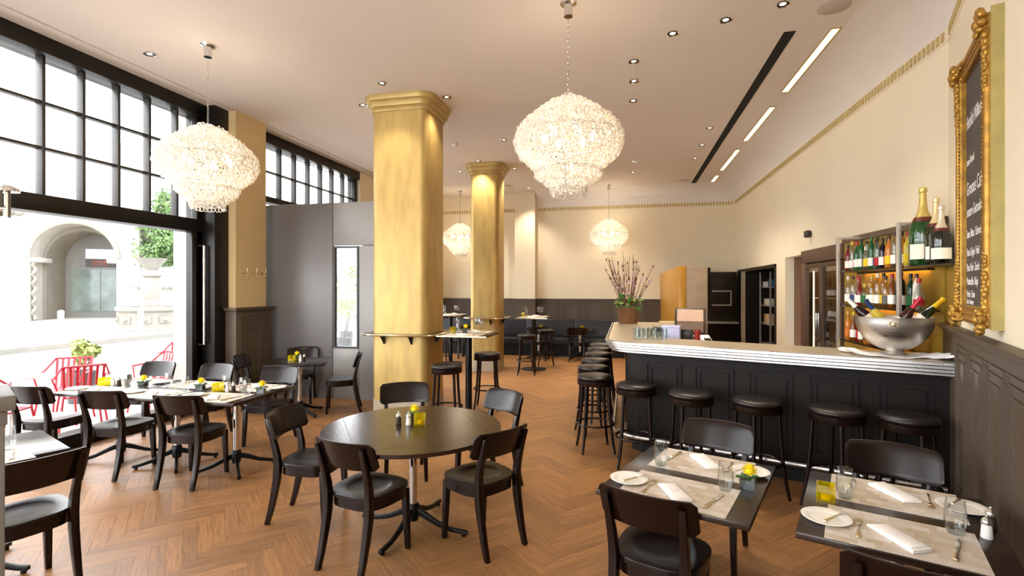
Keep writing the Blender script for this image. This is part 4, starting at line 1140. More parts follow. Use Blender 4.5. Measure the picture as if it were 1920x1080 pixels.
# small glasses below the shelves
tg = Proto()
tg.add('glass_wall', MB().lathe([(0.028, 0.0), (0.034, 0.1), (0.032, 0.1), (0.027, 0.008)], 14).mesh('glass_wall', 'glass'))
tg.add('thick_bottom', MB().lathe([(0.027, 0.0005), (0.027, 0.012)], 14).mesh('thick_bottom', 'thick'))
for i in range(9):
    tg.put('small_glass', 'upturned small glass on the back counter below the bottle shelves', 'glass', (2.3 + 0.09 * (i % 2), 6.85 - i * 0.09, 1.0005), group='small glasses on the back counter')

# champagne bottles on the shelf end
def champ(h, r, glasscol, foil):
    p = Proto(); k = h / 0.68
    p.add('body', MB().lathe([(r * 0.9, 0), (r, 0.01 * k), (r, h * 0.42), (r * 0.93, h * 0.50), (r * 0.62, h * 0.60), (r * 0.34, h * 0.70), (r * 0.27, h * 0.8)], 24).mesh('body', mat('champagne_glass', glasscol, 0.05, var=0.03, coat=0.5), ang=60))
    f = p.add('foil', MB().lathe([(r * 0.60, h * 0.612), (r * 0.36, h * 0.70), (r * 0.285, h * 0.8), (r * 0.24, h * 0.93), (r * 0.31, h * 0.94), (r * 0.31, h * 0.985), (r * 0.18, h)], 20).mesh('foil', cmat(foil, 0.35, 0.5)))
    p.add('neck_band', MB().lathe([(r * 0.80, h * 0.558), (r * 0.63, h * 0.615)], 20, cap=False).mesh('neck_band', cmat('#5a1f1a', 0.4)))
    la = math.atan2(-4.8, -2.45); vs_ = []
    for k in range(13):
        a = la - 1.05 + 2.1 * k / 12
        for z in (h * 0.08, h * 0.27): vs_.append((r * 1.008 * math.cos(a), r * 1.008 * math.sin(a), z))
    p.add('label', MB().add(vs_, [(2 * k, 2 * k + 2, 2 * k + 3, 2 * k + 1) for k in range(12)]).mesh('label', cmat('#efe6d2', 0.7)))
    return p
champ(0.67, 0.098, '#163f18', '#cfb86a').put('champagne_bottle', 'giant green champagne bottle with gold foil on the shelf end', 'bottle', (2.47, 5.0, 1.9406), group='champagne bottles on the shelf end')
champ(0.55, 0.078, '#15210f', '#dcc89a').put('champagne_bottle', 'mid-sized dark champagne bottle with pale foil on the shelf end', 'bottle', (2.475, 4.82, 1.9406), group='champagne bottles on the shelf end')
champ(0.46, 0.072, '#0f150b', '#d8cdb4').put('champagne_bottle', 'smallest dark champagne bottle with cream foil on the shelf end', 'bottle', (2.43, 4.665, 1.9406), group='champagne bottles on the shelf end')

# steel champagne bowl with its bottles and cloth
BK = Vector((2.13, 4.73, 1.2))
bw = empty('champagne_bowl', BK + Vector((0, 0, 0.012))); tag(bw, 'large polished steel champagne bowl on the bar', 'ice bucket')
bprof = [(0.09, 0.0), (0.11, 0.004), (0.10, 0.012), (0.07, 0.028)]
for a in range(12, 91, 6): bprof.append((0.315 * math.sin(R(a)) * (1.0), 0.335 - 0.305 * math.cos(R(a))))
bprof += [(0.318, 0.345), (0.311, 0.347), (0.305, 0.335)]
for a in range(84, 20, -8): bprof.append((0.30 * math.sin(R(a)), 0.335 - 0.29 * math.cos(R(a))))
link('bowl', MB().lathe(bprof, 48, cap=False).mesh('bowl', 'bowl', ang=60), bw)
bw.scale = (0.84, 0.84, 0.88)
link('ice', MB().lathe([(0.0001, 0.27), (0.285, 0.265)], 32, cap=False).mesh('ice', 'thick'), bw)
ca = math.atan2(-BK.y, -BK.x)
def on_bowl(zc, off=0.002):
    def fn(co):
        z = zc + co.y
        rr_ = 0.315 * math.sqrt(max(0.01, 1 - ((0.335 - z) / 0.305) ** 2)) + off + co.z
        a = ca + co.x / rr_
        return Vector((rr_ * math.cos(a), rr_ * math.sin(a), z))
    return fn
o = link('lettering', text_mesh('lettering', 'CHAMPAGNE', 0.016, 'blackpaint', fn=on_bowl(0.205)), bw)
o = link('lettering', text_mesh('lettering', 'TAITTINGER', 0.034, 'blackpaint', fn=on_bowl(0.172)), bw)
hm = MB()
for k in range(10):
    a = k * 0.628; f = on_bowl(0.29, 0.004)
    c = f(Vector((0.034 * math.cos(a), 0.024 * math.sin(a), 0))); hm.sphere(c, 0.011, 8, 6)
hm.sphere(on_bowl(0.29, 0.002)(Vector((0, 0, 0))), 0.026, 12, 8)
link('crest', hm.mesh('crest', 'pewter'), bw)
def tilted(name, label, dx, dy, tilt, az, glasscol, foilcol, L=0.36, lab='#efe6d2', zb=0.16):
    p = Proto()
    p.add('body', MB().lathe([(0.04, 0), (0.042, 0.01), (0.042, L * 0.5), (0.036, L * 0.6), (0.018, L * 0.76), (0.016, L * 0.8)], 18).mesh('body', bmat(glasscol), ang=50))
    p.add('foil', MB().lathe([(0.0215, L * 0.72), (0.0175, L * 0.82), (0.016, L * 0.95), (0.019, L * 0.96), (0.018, L), (0.008, L + 0.004)], 14).mesh('foil', cmat(foilcol, 0.35, 0.2)))
    p.add('label', MB().lathe([(0.0425, L * 0.2), (0.0425, L * 0.45)], 18, cap=False).mesh('label', cmat(lab, 0.7)))
    m = Matrix.Rotation(az, 4, 'Z') @ Matrix.Rotation(tilt, 4, 'Y')
    return p.put(name, label, 'bottle', BK + Vector((dx, dy, zb)), rot=m.to_euler(), group='bottles chilling in the steel bowl')
rt = Vector((math.cos(YAW + 0.65 - 0.65), math.sin(YAW), 0))   # roughly along the bar towards the wall
ra = CROT                                                       # azimuth of the bar front, towards the angled wall
def along(s): return (math.cos(ra) * s, math.sin(ra) * s)
tilted('wine_bottle', 'white-foiled bottle leaning in the champagne bowl', *along(-0.085), R(-42), ra, '#2a0f14', '#ece8de', 0.35, zb=0.20)
tilted('wine_bottle', 'blue-foiled bottle leaning in the champagne bowl', *along(-0.01), R(-34), ra + 0.35, '#e0c84a', '#20386a', 0.34, '#f0e9cf', zb=0.17)
tilted('wine_bottle', 'red-foiled bottle leaning in the champagne bowl', *along(-0.02), R(32), ra - 0.25, '#3a1512', '#a81830', 0.37, zb=0.16)
tilted('wine_bottle', 'yellow-foiled bottle leaning in the champagne bowl', *along(0.08), R(42), ra + 0.15, '#14240f', '#dcae18', 0.36, zb=0.20)
# crumpled cloth under the bowl
nx, ny = 26, 14; vs = []
for j in range(ny + 1):
    for i in range(nx + 1):
        u, v_ = i / nx * 2 - 1, j / ny * 2 - 1
        x = u * (0.36 + 0.03 * math.sin(v_ * 3)); y = v_ * 0.135 + 0.02 * math.sin(u * 4)
        d = math.hypot(x / 0.15, y / 0.13)
        z = 0.004 + (0.022 * (1 + math.sin(u * 9 + v_ * 3)) * 0.5 + 0.016 * (1 + math.sin(v_ * 8 - u * 4)) * 0.5) * min(1, max(0, d - 0.9)) + 0.03 * max(0, abs(u) - 0.75) * 2
        vs.append((x, y, z))
fs = [(j * (nx + 1) + i, j * (nx + 1) + i + 1, (j + 1) * (nx + 1) + i + 1, (j + 1) * (nx + 1) + i) for j in range(ny) for i in range(nx)]
lo_ = [(x, y, max(0.0, z - 0.004)) for x, y, z in vs]; n0 = len(vs)
rim = [i for i in range(nx + 1)] + [j * (nx + 1) + nx for j in range(1, ny + 1)] + [ny * (nx + 1) + i for i in range(nx - 1, -1, -1)] + [j * (nx + 1) for j in range(ny - 1, 0, -1)]
fs += [tuple(n0 + i for i in f)[::-1] for f in fs] + [(a, b, n0 + b, n0 + a) for a, b in zip(rim, rim[1:] + rim[:1])]
single('cloth', MB().add(vs + lo_, fs).mesh('cloth', 'linen', ang=80), 'crumpled white cloth under the champagne bowl', 'cloth', (BK.x - 0.02, BK.y - 0.06, 1.2005), CROT)

# ------------------------------------------------------------------ flower basket
fb = empty('flower_basket', (0.02, 8.12, 1.2)); tag(fb, 'brown wicker basket with twigs, blossom and green leaves on the bar', 'flower basket')
mb = MB()
for i in range(16):
    z = 0.012 + i * 0.0155; r = 0.135 + 0.02 * (i / 15); ph = (i % 2) * 0.2
    mb.tube([((r + 0.006 * math.sin(k * 12 / 36 * 6.2832 + i * 3.1)) * math.cos(k / 36 * 6.2832 + ph), (r + 0.006 * math.sin(k * 12 / 36 * 6.2832 + i * 3.1)) * math.sin(k / 36 * 6.2832 + ph), z) for k in range(36)], 0.0095, 5, True)
wk = link('wicker_body', mb.mesh('wicker_body', 'wicker'), fb)
link('moss', MB().lathe([(0.128, 0.004), (0.145, 0.235), (0.08, 0.27), (0.0001, 0.28)], 20).mesh('moss', 'leaf'), fb)
rnd = random.Random(11)
tips = []
for i in range(34):
    a = rnd.random() * 6.2832; lean = rnd.uniform(0.02, 0.36); h = rnd.uniform(0.4, 0.95) * (1 - 0.25 * lean)
    x0, y0 = 0.06 * math.cos(a), 0.06 * math.sin(a)
    pts = [(x0, y0, 0.2)]
    for k in range(1, 5):
        t_ = k / 4; pts.append((x0 + math.cos(a) * lean * t_ + rnd.uniform(-.012, .012), y0 + math.sin(a) * lean * t_ + rnd.uniform(-.012, .012), 0.2 + h * t_))
    link('twig', MB().tube(pts, [0.006, 0.0055, 0.005, 0.004, 0.0025], 5).mesh('twig', 'twig'), fb)
    tips.append(pts)
def leaf_mesh(name, m, l, w):
    return MB().add([(0, 0, 0), (l * 0.3, w / 2, 0.004), (l * 0.7, w * 0.4, 0.008), (l, 0, 0), (l * 0.7, -w * 0.4, 0.008), (l * 0.3, -w / 2, 0.004), (l * 0.5, 0, -0.006)],
                    [(0, 6, 1), (1, 6, 2), (2, 6, 3), (3, 6, 4), (4, 6, 5), (5, 6, 0)]).mesh(name, m)
lm1, lm2 = leaf_mesh('leaf', 'leaf', 0.11, 0.06), leaf_mesh('leaf', 'paleleaf', 0.1, 0.065)
for i in range(46):
    a = rnd.random() * 6.2832; r = rnd.uniform(0.06, 0.16); z = rnd.uniform(0.24, 0.42)
    o = link('leaf', lm1 if i % 2 else lm2, fb, (r * math.cos(a), r * math.sin(a), z)); o.rotation_euler = (rnd.uniform(-.6, .6), rnd.uniform(-1.0, .4), a)
bm_ = MB()
for k in range(5):
    a = k * 1.2566; bm_.sphere((0.012 * math.cos(a), 0.012 * math.sin(a), 0), 0.013, 6, 5)
blos = bm_.mesh('blossom', 'blossom')
for i in range(26):
    pts = tips[i % len(tips)]; k = rnd.randint(1, 3)
    p_ = Vector(pts[k]).lerp(Vector(pts[k + 1]), rnd.random())
    o = link('blossom', blos, fb, p_); o.rotation_euler = (rnd.random() * 3, rnd.random() * 3, 0)
bud = MB().sphere((0, 0, 0), 0.011, 6, 5, 1.6).mesh('bud', 'twig')
for i in range(60):
    pts = tips[i % len(tips)]; k = rnd.randint(2, 3)
    link('bud', bud, fb, Vector(pts[k]).lerp(Vector(pts[k + 1]), rnd.random()))

# ------------------------------------------------------------------ till and small things behind the bar
wt = Proto()
wt.add('body', MB().box(-0.27, 0.27, -0.95, 0.95, 0, 1.06).mesh('body', 'cab'))
wt.add('worktop', MB().box(-0.28, 0.28, -0.96, 0.96, 1.06, 1.10).mesh('worktop', 'alu', bevel=0.004))
wt.put('under_counter', 'low steel-topped work counter inside the bar', 'counter', (0.66, 6.85, 0))
tl = Proto()
tl.add('stand', MB().box(-0.09, 0.09, -0.08, 0.08, 0, 0.02).box(-0.03, 0.03, 0.0, 0.03, 0.02, 0.18).mesh('stand', 'plasticdark', bevel=0.004))
tm = Matrix.Translation((0, 0, 0.20)) @ Matrix.Rotation(R(-28), 4, 'X')
hs = tl.add('housing', MB().box(-0.19, 0.19, -0.02, 0.025, -0.16, 0.20, tm).mesh('housing', 'plasticdark', bevel=0.008))
tl.add('screen', MB().box(-0.16, 0.16, -0.0225, -0.0195, 0.01, 0.18, tm).mesh('screen', 'screen'), hs)
tl.add('lower_panel', MB().box(-0.16, 0.16, -0.0225, -0.0195, -0.14, 0.0, tm).mesh('lower_panel', 'bframe'), hs)
tl.put('till', 'dark tilted touch-screen till behind the bar', 'till', (0.80, 6.9, 1.1005), R(-8))
bx('label_printer', (-0.07, 0.07, -0.06, 0.06, 0, 0.15), 'plasticdark', 'small dark printer beside the till', (0.70, 6.42, 1.1005), R(-15), cat='printer')
cd_ = Proto()
cd_.add('base', MB().box(-0.05, 0.05, -0.09, 0.09, 0, 0.05).mesh('base', 'white', bevel=0.01))
cd_.add('keypad', MB().box(-0.035, 0.035, -0.07, 0.0, 0.051, 0.056).mesh('keypad', 'blackpaint'))
cd_.put('card_reader', 'white card reader behind the bar', 'card reader', (0.87, 6.02, 1.14), rot=(R(25), 0, R(10)))
bx('lilac_caddy', (-0.1, 0.1, -0.09, 0.09, 0, 0.2), 'lilac', 'pale lilac plastic caddy behind the bar', (0.52, 6.3, 1.1005), R(-10), cat='caddy')
rp_ = Proto()
rp_.add('pot', MB().lathe([(0.03, 0), (0.036, 0.16), (0.03, 0.16), (0.026, 0.01)], 14).mesh('pot', 'redp'))
rp_.add('rim', MB().lathe([(0.036, 0.155), (0.04, 0.16), (0.036, 0.165)], 14, cap=False).mesh('rim', 'redp'))
rp_.put('red_beaker', 'red plastic beaker behind the bar', 'beaker', (0.80, 6.2, 1.1005))
cup = Proto()
cup.add('bowl', MB().lathe([(0.02, 0), (0.03, 0.01), (0.036, 0.06), (0.034, 0.06), (0.027, 0.012)], 14).mesh('bowl', 'white'))
cup.add('handle', MB().tube([(0.034, 0, 0.05), (0.055, 0, 0.045), (0.055, 0, 0.02), (0.03, 0, 0.015)], 0.004, 5).mesh('handle', 'white'))
gs = Proto()
gs.add('glass_wall', MB().lathe([(0.03, 0), (0.036, 0.12), (0.034, 0.12), (0.028, 0.01)], 14).mesh('glass_wall', 'thick'))
gs.add('handle', MB().tube([(0.035, 0, 0.1), (0.06, 0, 0.09), (0.06, 0, 0.04), (0.032, 0, 0.03)], 0.005, 5).mesh('handle', 'plasticdark'))
for i in range(7):
    gs.put('handled_glass', 'handled glass in the cluster on the inner bar ledge', 'glass', (0.10 + 0.048 * i, 5.62 + 0.09 * (i % 2), 1.2005), R(-60 + 20 * i), group='handled glasses on the bar')
bx('guest_book', (-0.12, 0.12, -0.08, 0.08, 0, 0.03), 'cork', 'beige book lying on the far bar return', (0.62, 8.2, 1.2005), R(5), cat='book')

# ================================================================== CHALKBOARD
cbp = empty('chalkboard', cm @ Vector((0, -1.45, 0)), CROT); tag(cbp, 'tall chalkboard menu in an ornate gilt frame on the angled wall', 'chalkboard')
# local: y along wall (away), -x into the room ; board spans y -0.47..0.47
def cl_(name, mb, m, par=cbp, **k): return link(name, mb.mesh(name, m, **k), par)
y0, y1, z0, z1, dp_ = -0.47, 0.47, 1.53, 3.24, -0.075
cl_('backing', MB().box(-0.03, 0, y0 + 0.0, y1 - 0.0, z0 + 0.0, z1 - 0.0).box(-0.055, 0, y0 - 0.006, y0, z0 - 0.01, z1 + 0.03), 'frameside')
cl_('slate', MB().box(-0.038, -0.03, y0 + 0.1, y1 - 0.1, z0 + 0.1, z1 - 0.1), 'slate')
fw = 0.11
for nm, d in (('stile', (y0, y0 + fw, z0, z1)), ('stile', (y1 - fw, y1, z0, z1)), ('rail', (y0 + fw, y1 - fw, z0, z0 + fw)), ('rail', (y0 + fw, y1 - fw, z1 - fw, z1))):
    a, b, c, d_ = d
    mbf = MB().box(dp_ + 0.012, 0, a, b, c, d_)
    if nm == 'stile':
        out, inn = (a, b) if a < 0 else (b, a); s = 1 if a < 0 else -1
        mbf.tube([(dp_ + 0.012, out + s * 0.025, c), (dp_ + 0.012, out + s * 0.025, d_)], 0.02, 8).tube([(dp_ + 0.014, inn - s * 0.012, c), (dp_ + 0.014, inn - s * 0.012, d_)], 0.011, 8).tube([(dp_ + 0.012, out + s * 0.062, c), (dp_ + 0.012, out + s * 0.062, d_)], 0.009, 6)
    else:
        out, inn = (c, d_) if c < 2 else (d_, c); s = 1 if c < 2 else -1
        mbf.tube([(dp_ + 0.012, a, out + s * 0.025), (dp_ + 0.012, b, out + s * 0.025)], 0.02, 8).tube([(dp_ + 0.014, a, inn - s * 0.012), (dp_ + 0.014, b, inn - s * 0.012)], 0.011, 8).tube([(dp_ + 0.012, a, out + s * 0.062), (dp_ + 0.012, b, out + s * 0.062)], 0.009, 6)
    cl_(nm, mbf, 'frame')
bead = MB()
z = z0 + fw
while z < z1 - fw:
    bead.sphere((dp_ + 0.002, y0 + fw - 0.012, z), 0.0085, 6, 4); bead.sphere((dp_ + 0.002, y1 - fw + 0.012, z), 0.0085, 6, 4); z += 0.024
o = cl_('beading', bead, 'frame'); o['kind'] = 'stuff'
rnd = random.Random(5)
for yc, zc, sy, sz in ((y0, z0, 1, 1), (y1, z0, -1, 1), (y0, z1, 1, -1), (y1, z1, -1, -1)):
    mo = MB()
    mo.sphere((dp_ - 0.012, yc + sy * 0.045, zc + sz * 0.045), 0.042, 10, 8)
    for k in range(16):
        t_ = k / 15; r = 0.019 - 0.009 * t_
        wob = 0.016 * math.sin(k * 2.3)
        mo.sphere((dp_ - 0.002, yc + sy * (0.022 + wob), zc + sz * (0.07 + 0.34 * t_)), r, 8, 6, 1.3)
        mo.sphere((dp_ + 0.002, yc + sy * (0.022 - wob * 1.3), zc + sz * (0.08 + 0.33 * t_)), r * 0.8, 8, 6, 1.6)
        if k < 9: mo.sphere((dp_ - 0.006, yc + sy * (0.07 + 0.2 * k / 8), zc + sz * (0.025 + wob)), 0.022 - 0.011 * k / 8, 8, 6)
    for k in range(7):
        a = k / 7 * 6.2832
        mo.sphere((dp_ - 0.02, yc + sy * 0.03 + 0.05 * math.cos(a), zc + sz * 0.03 + 0.05 * math.sin(a)), 0.022, 8, 6)
        if k % 2: mo.tube([(dp_ - 0.02, yc + sy * 0.03 + 0.04 * math.cos(a), zc + sz * 0.03 + 0.04 * math.sin(a)), (dp_ - 0.03, yc + sy * 0.03 + 0.075 * math.cos(a + .3), zc + sz * 0.03 + 0.075 * math.sin(a + .3))], [0.018, 0.008], 6)
    cl_('corner_ornament', mo, 'frame')
TX = [(2.80, 0.13, 'Herzlich Willkommen'), (2.56, 0.075, 'zum Abend'), (2.36, 0.13, 'Grosses Cafe'), (2.22, 0.10, 'unsere Getranke'), (2.08, 0.08, 'Sauv. Blanc  Schweiz'), (1.96, 0.075, 'Pinot Grigio  Friuli'), (1.86, 0.075, 'Pinot Noir  Zurich'), (1.77, 0.075, 'Montecillo  Rioja'), (1.69, 0.065, 'Merlot  Ticino'), (1.645, 0.05, 'Rose  Provence')]
for zt, s, t_ in TX:
    def fnb(co, zt=zt): return Vector((-0.0385 - co.z, 0.345 - co.x, zt + co.y))
    me = text_mesh('chalk_lettering', t_, s, 'chalk', align='LEFT')
    wmax = max(v.co.x for v in me.vertices); k = min(0.60 / wmax, 0.72)
    for v in me.vertices:
        v.co.x *= k
        v.co = fnb(v.co)
    o = link('chalk_lettering', me, cbp); o['kind'] = 'stuff'

# ================================================================== TABLEWARE
def uv_box(w, d, t, m, name):
    me = MB().box(-w / 2, w / 2, -d / 2, d / 2, 0, t).mesh(name, m, smooth=False)
    uvl = me.uv_layers.new(name='UVMap')
    for p in me.polygons:
        for li in p.loop_indices:
            co = me.vertices[me.loops[li].vertex_index].co
            uvl.data[li].uv = (co.x + 0.5, co.y + 0.5)
    return me
placemat_me = uv_box(0.51, 0.375, 0.0018, 'mat', 'placemat')
nap = Proto()
vs = []
for i, (w0, t) in enumerate(((0.088, 0.0), (0.088, 0.011))):
    for x, y in ((-0.115, -0.044), (0.115, -0.044), (0.105, 0.044), (-0.105, 0.040)): vs.append((x, y, t + (0.004 if t and x > 0 else 0)))
nap.add('folded_cloth', MB().add(vs, [(0, 3, 2, 1), (4, 5, 6, 7), (0, 1, 5, 4), (1, 2, 6, 5), (2, 3, 7, 6), (3, 0, 4, 7)]).mesh('folded_cloth', 'linen', bevel=0.003))
nap.add('top_fold', MB().add([(-0.1, -0.038, 0.0112), (0.1, -0.038, 0.0152), (0.092, 0.036, 0.0152), (-0.094, 0.034, 0.0112), (-0.1, -0.038, 0.015), (0.1, -0.038, 0.019), (0.092, 0.036, 0.019), (-0.094, 0.034, 0.015)], [(0, 3, 2, 1), (4, 5, 6, 7), (0, 1, 5, 4), (1, 2, 6, 5), (2, 3, 7, 6), (3, 0, 4, 7)]).mesh('top_fold', 'linen', bevel=0.0015))
def _pz(x): return 0.0172 + 0.02 * x
prt = MB().tube([(0.012 * math.cos(a / 14 * 6.2832), 0.01 + 0.012 * math.sin(a / 14 * 6.2832), _pz(0.012 * math.cos(a / 14 * 6.2832))) for a in range(14)], 0.0006, 4, True).tube([(-0.03 + i * 0.0045, -0.014 + 0.0035 * math.sin(i * 1.9), _pz(-0.03 + i * 0.0045)) for i in range(14)], 0.0007, 4).mesh('print', 'print')
kn = Proto()
kn.add('blade', MB().prism([(0.02, -0.009), (0.1, -0.010), (0.118, 0.0), (0.105, 0.007), (0.02, 0.007)], 0.003, 0.005).mesh('blade', 'steel', bevel=0.0006))
kn.add('handle', MB().prism([(-0.105, -0.009), (-0.1, -0.0105), (-0.03, -0.007), (0.02, -0.008), (0.02, 0.006), (-0.03, 0.006), (-0.1, 0.0095), (-0.105, 0.008)], 0.0, 0.009).mesh('handle', 'silver', bevel=0.0025))
fk = Proto()
fk.add('handle', MB().prism([(-0.1, -0.0085), (-0.095, -0.01), (-0.03, -0.004), (0.03, -0.004), (0.03, 0.004), (-0.03, 0.004), (-0.095, 0.01), (-0.1, 0.0085)], 0.001, 0.005).mesh('handle', 'silver', bevel=0.0012))
fk.add('neck', MB().prism([(0.03, -0.004), (0.045, -0.012), (0.058, -0.013), (0.058, 0.013), (0.045, 0.012), (0.03, 0.004)], 0.002, 0.005).mesh('neck', 'silver', bevel=0.001))
for k in range(4): fk.add('tine', MB().box(0.058, 0.1, -0.0125 + k * 0.0073, -0.0097 + k * 0.0073, 0.002, 0.0045).mesh('tine', 'silver'))
plate = Proto()
plate.add('well', MB().lathe([(0.058, 0.0), (0.058, 0.004), (0.06, 0.006), (0.0001, 0.006)], 36).mesh('well', 'white', ang=50))
plate.add('rim', MB().lathe([(0.056, 0.0005), (0.096, 0.013), (0.097, 0.015), (0.095, 0.016), (0.06, 0.0063)], 36, cap=False).mesh('rim', 'white', ang=50))
tum = Proto()
tum.add('glass_wall', MB().lathe([(0.027, 0.001), (0.036, 0.035), (0.0385, 0.06), (0.036, 0.1), (0.031, 0.142), (0.0298, 0.142), (0.0347, 0.1), (0.037, 0.06), (0.0346, 0.036), (0.022, 0.014)], 24, cap=False).mesh('glass_wall', 'glass', ang=60))
tum.add('thick_bottom', MB().lathe([(0.026, 0.0), (0.03, 0.006), (0.029, 0.016), (0.0001, 0.018)], 24).mesh('thick_bottom', 'thick', ang=60))
wg = Proto()
wg.add('foot', MB().lathe([(0.034, 0.0), (0.034, 0.002), (0.006, 0.007)], 20).mesh('foot', 'thick'))
wg.add('stem', MB().lathe([(0.005, 0.006), (0.004, 0.05), (0.005, 0.095)], 10).mesh('stem', 'thick'))
wg.add('bowl', MB().lathe([(0.005, 0.095), (0.03, 0.115), (0.041, 0.145), (0.040, 0.175), (0.032, 0.215), (0.031, 0.215), (0.039, 0.175), (0.04, 0.146), (0.029, 0.117), (0.0001, 0.1)], 22, cap=False).mesh('bowl', 'glass', ang=60))
def flower_head(r, n, sd):
    rd = random.Random(sd); mb = MB()
    mb.sphere((0, 0, 0), r * 0.55, 10, 6, 0.8)
    for i in range(n):
        th = math.acos(1 - 1.25 * (i + 0.5) / n); ph = i * 2.39996
        d = Vector((math.sin(th) * math.cos(ph), math.sin(th) * math.sin(ph), math.cos(th)))
        u = d.cross(Vector((0, 0, 1)) if abs(d.z) < .95 else Vector((1, 0, 0))).normalized(); w = d.cross(u)
        b, t_ = d * r * 0.45, d * r * rd.uniform(0.88, 1.05)
        m_ = (b + t_) * 0.5
        mb.add([b, m_ + u * r * 0.16, t_, m_ - u * r * 0.16, m_ + w * r * 0.07], [(0, 1, 4), (1, 2, 4), (2, 3, 4), (3, 0, 4)])
    return mb.mesh('flower_head', 'petal', smooth=True, ang=60)
fh = flower_head(0.044, 46, 1)
fc = Proto()
def cube_shell(s, h, t, m, name):
    return MB().box(-s, s, -s, s, 0, 0.006).box(-s, -s + t, -s, s, 0.006, h).box(s - t, s, -s, s, 0.006, h).box(-s + t, s - t, -s, -s + t, 0.006, h).box(-s + t, s - t, s - t, s, 0.006, h).mesh(name, m, smooth=False)
fc.add('glass_cube', cube_shell(0.036, 0.066, 0.003, 'thick', 'glass_cube'))
fc.add('dark_filling', MB().box(-0.0325, 0.0325, -0.0325, 0.0325, 0.0065, 0.05).mesh('dark_filling', 'soil', bevel=0.003))
fc.add('stem', MB().tube([(0, 0, 0.05), (0.004, 0, 0.09)], 0.003, 5).mesh('stem', 'leaf'))
fc.add('flower_head', fh, loc=(0.006, 0, 0.088))
for a in (0.6, 2.2, 3.6, 5.0):
    fc.add('leaf', leaf_mesh('leaf', 'leaf', 0.055, 0.03), loc=(0.01 * math.cos(a), 0.01 * math.sin(a), 0.056), rz=a)
cn = Proto()
cn.add('glass_cube', MB().box(-0.038, 0.038, -0.038, 0.038, 0, 0.012).box(-0.038, -0.032, -0.038, 0.038, 0.012, 0.082).box(0.032, 0.038, -0.038, 0.038, 0.012, 0.082).box(-0.032, 0.032, -0.038, -0.032, 0.012, 0.082).box(-0.032, 0.032, 0.032, 0.038, 0.012, 0.082).mesh('glass_cube', 'yglass', smooth=False))
cn.add('candle', MB().lathe([(0.02, 0.0125), (0.02, 0.03), (0.0001, 0.031)], 16).mesh('candle', 'candle'))
cn.add('wick', MB().tube([(0, 0, 0.03), (0.001, 0, 0.038)], 0.001, 4).mesh('wick', 'blackpaint'))
def shaker(fill):
    p = Proto()
    p.add('glass_body', MB().lathe([(0.019, 0), (0.021, 0.004), (0.017, 0.05), (0.018, 0.056)], 16).mesh('glass_body', fill, ang=50))
    p.add('chrome_cap', MB().lathe([(0.0185, 0.056), (0.019, 0.066), (0.014, 0.078), (0.005, 0.083), (0.007, 0.088), (0.005, 0.094), (0.0001, 0.095)], 16).mesh('chrome_cap', 'chrome', ang=50))
    return p
salt, pep = shaker('white'), shaker('pepper')

class TF:   # table frame
    def __init__(s, pos, rz, h, name): s.p = pos; s.rz = rz; s.h = h; s.n = name
    def at(s, x, y, dz=0.0006):
        c, k = math.cos(s.rz), math.sin(s.rz)
        return (s.p[0] + c * x - k * y, s.p[1] + k * x + c * y, s.h + dz)
def setting(T, side, sname, cut=True, plates=True, wine=False):
    sg = 1 if side < 0 else -1; off = 0 if sg > 0 else math.pi
    def A(x, y, dz=0.0006): return T.at(x * sg, y * sg, dz)
    w = f'on the {sname} side of {T.n}'
    single('placemat', placemat_me, f'woven taupe placemat {w}', 'placemat', A(-0.0, -0.235), T.rz + off, 'woven placemats')
    r = nap.put('napkin', f'folded white napkin {w}', 'napkin', A(-0.005, -0.275, 0.0026), T.rz + off + R(-52), 'folded napkins')
    link('print', prt, [c for c in r.children if c.name.startswith('top_fold')][0])
    kn.put('table_knife', f'table knife {w}', 'knife', A(0.172, -0.265, 0.0026), T.rz + off + R(80), 'table knives')
    fk.put('table_fork', f'table fork {w}', 'fork', A(-0.14, -0.255, 0.0026), T.rz + off + R(90), 'table forks')
    if plates:
        plate.put('bread_plate', f'white bread plate {w}', 'plate', A(-0.255, -0.235, 0.0026), 0, 'bread plates')
        kn.put('butter_knife', f'butter knife across the bread plate {w}', 'knife', A(-0.225, -0.235, 0.0188), T.rz + off + R(66), 'butter knives', scale=0.78)
    (wg if wine else tum).put('wine_glass' if wine else 'tumbler', ('stemmed wine glass ' if wine else 'clear tumbler ') + w, 'glass', A(0.19, -0.085, 0.0026), 0, 'wine glasses' if wine else 'clear tumblers')

TA = TF(TAP, CROT, 0.74, 'the flower-cube table')
setting(TA, -1, 'chair-tucked'); setting(TA, 1, 'bar')
fc.put('flower_cube', 'yellow flower in a glass cube on the dark square table before the bar stools', 'flower vase', TA.at(0.28, -0.0), CROT)
TB = TF(TBP, CROT, 0.74, 'the wall-side table')
setting(TB, -1, 'open-floor'); setting(TB, 1, 'bar')
cn.put('candle_glass', 'square yellow candle glass on the wall-side table', 'candle holder', TB.at(-0.265, -0.01), CROT)
salt.put('salt_shaker', 'salt shaker with a chrome cap on the wall-side table', 'shaker', TB.at(0.29, -0.06))
pep.put('pepper_shaker', 'pepper shaker with a chrome cap on the wall-side table', 'shaker', TB.at(0.32, 0.05))
TL = TF(LTP, LROT + R(90), 0.74, 'the half-wall table')
setting(TL, -1, 'chair')
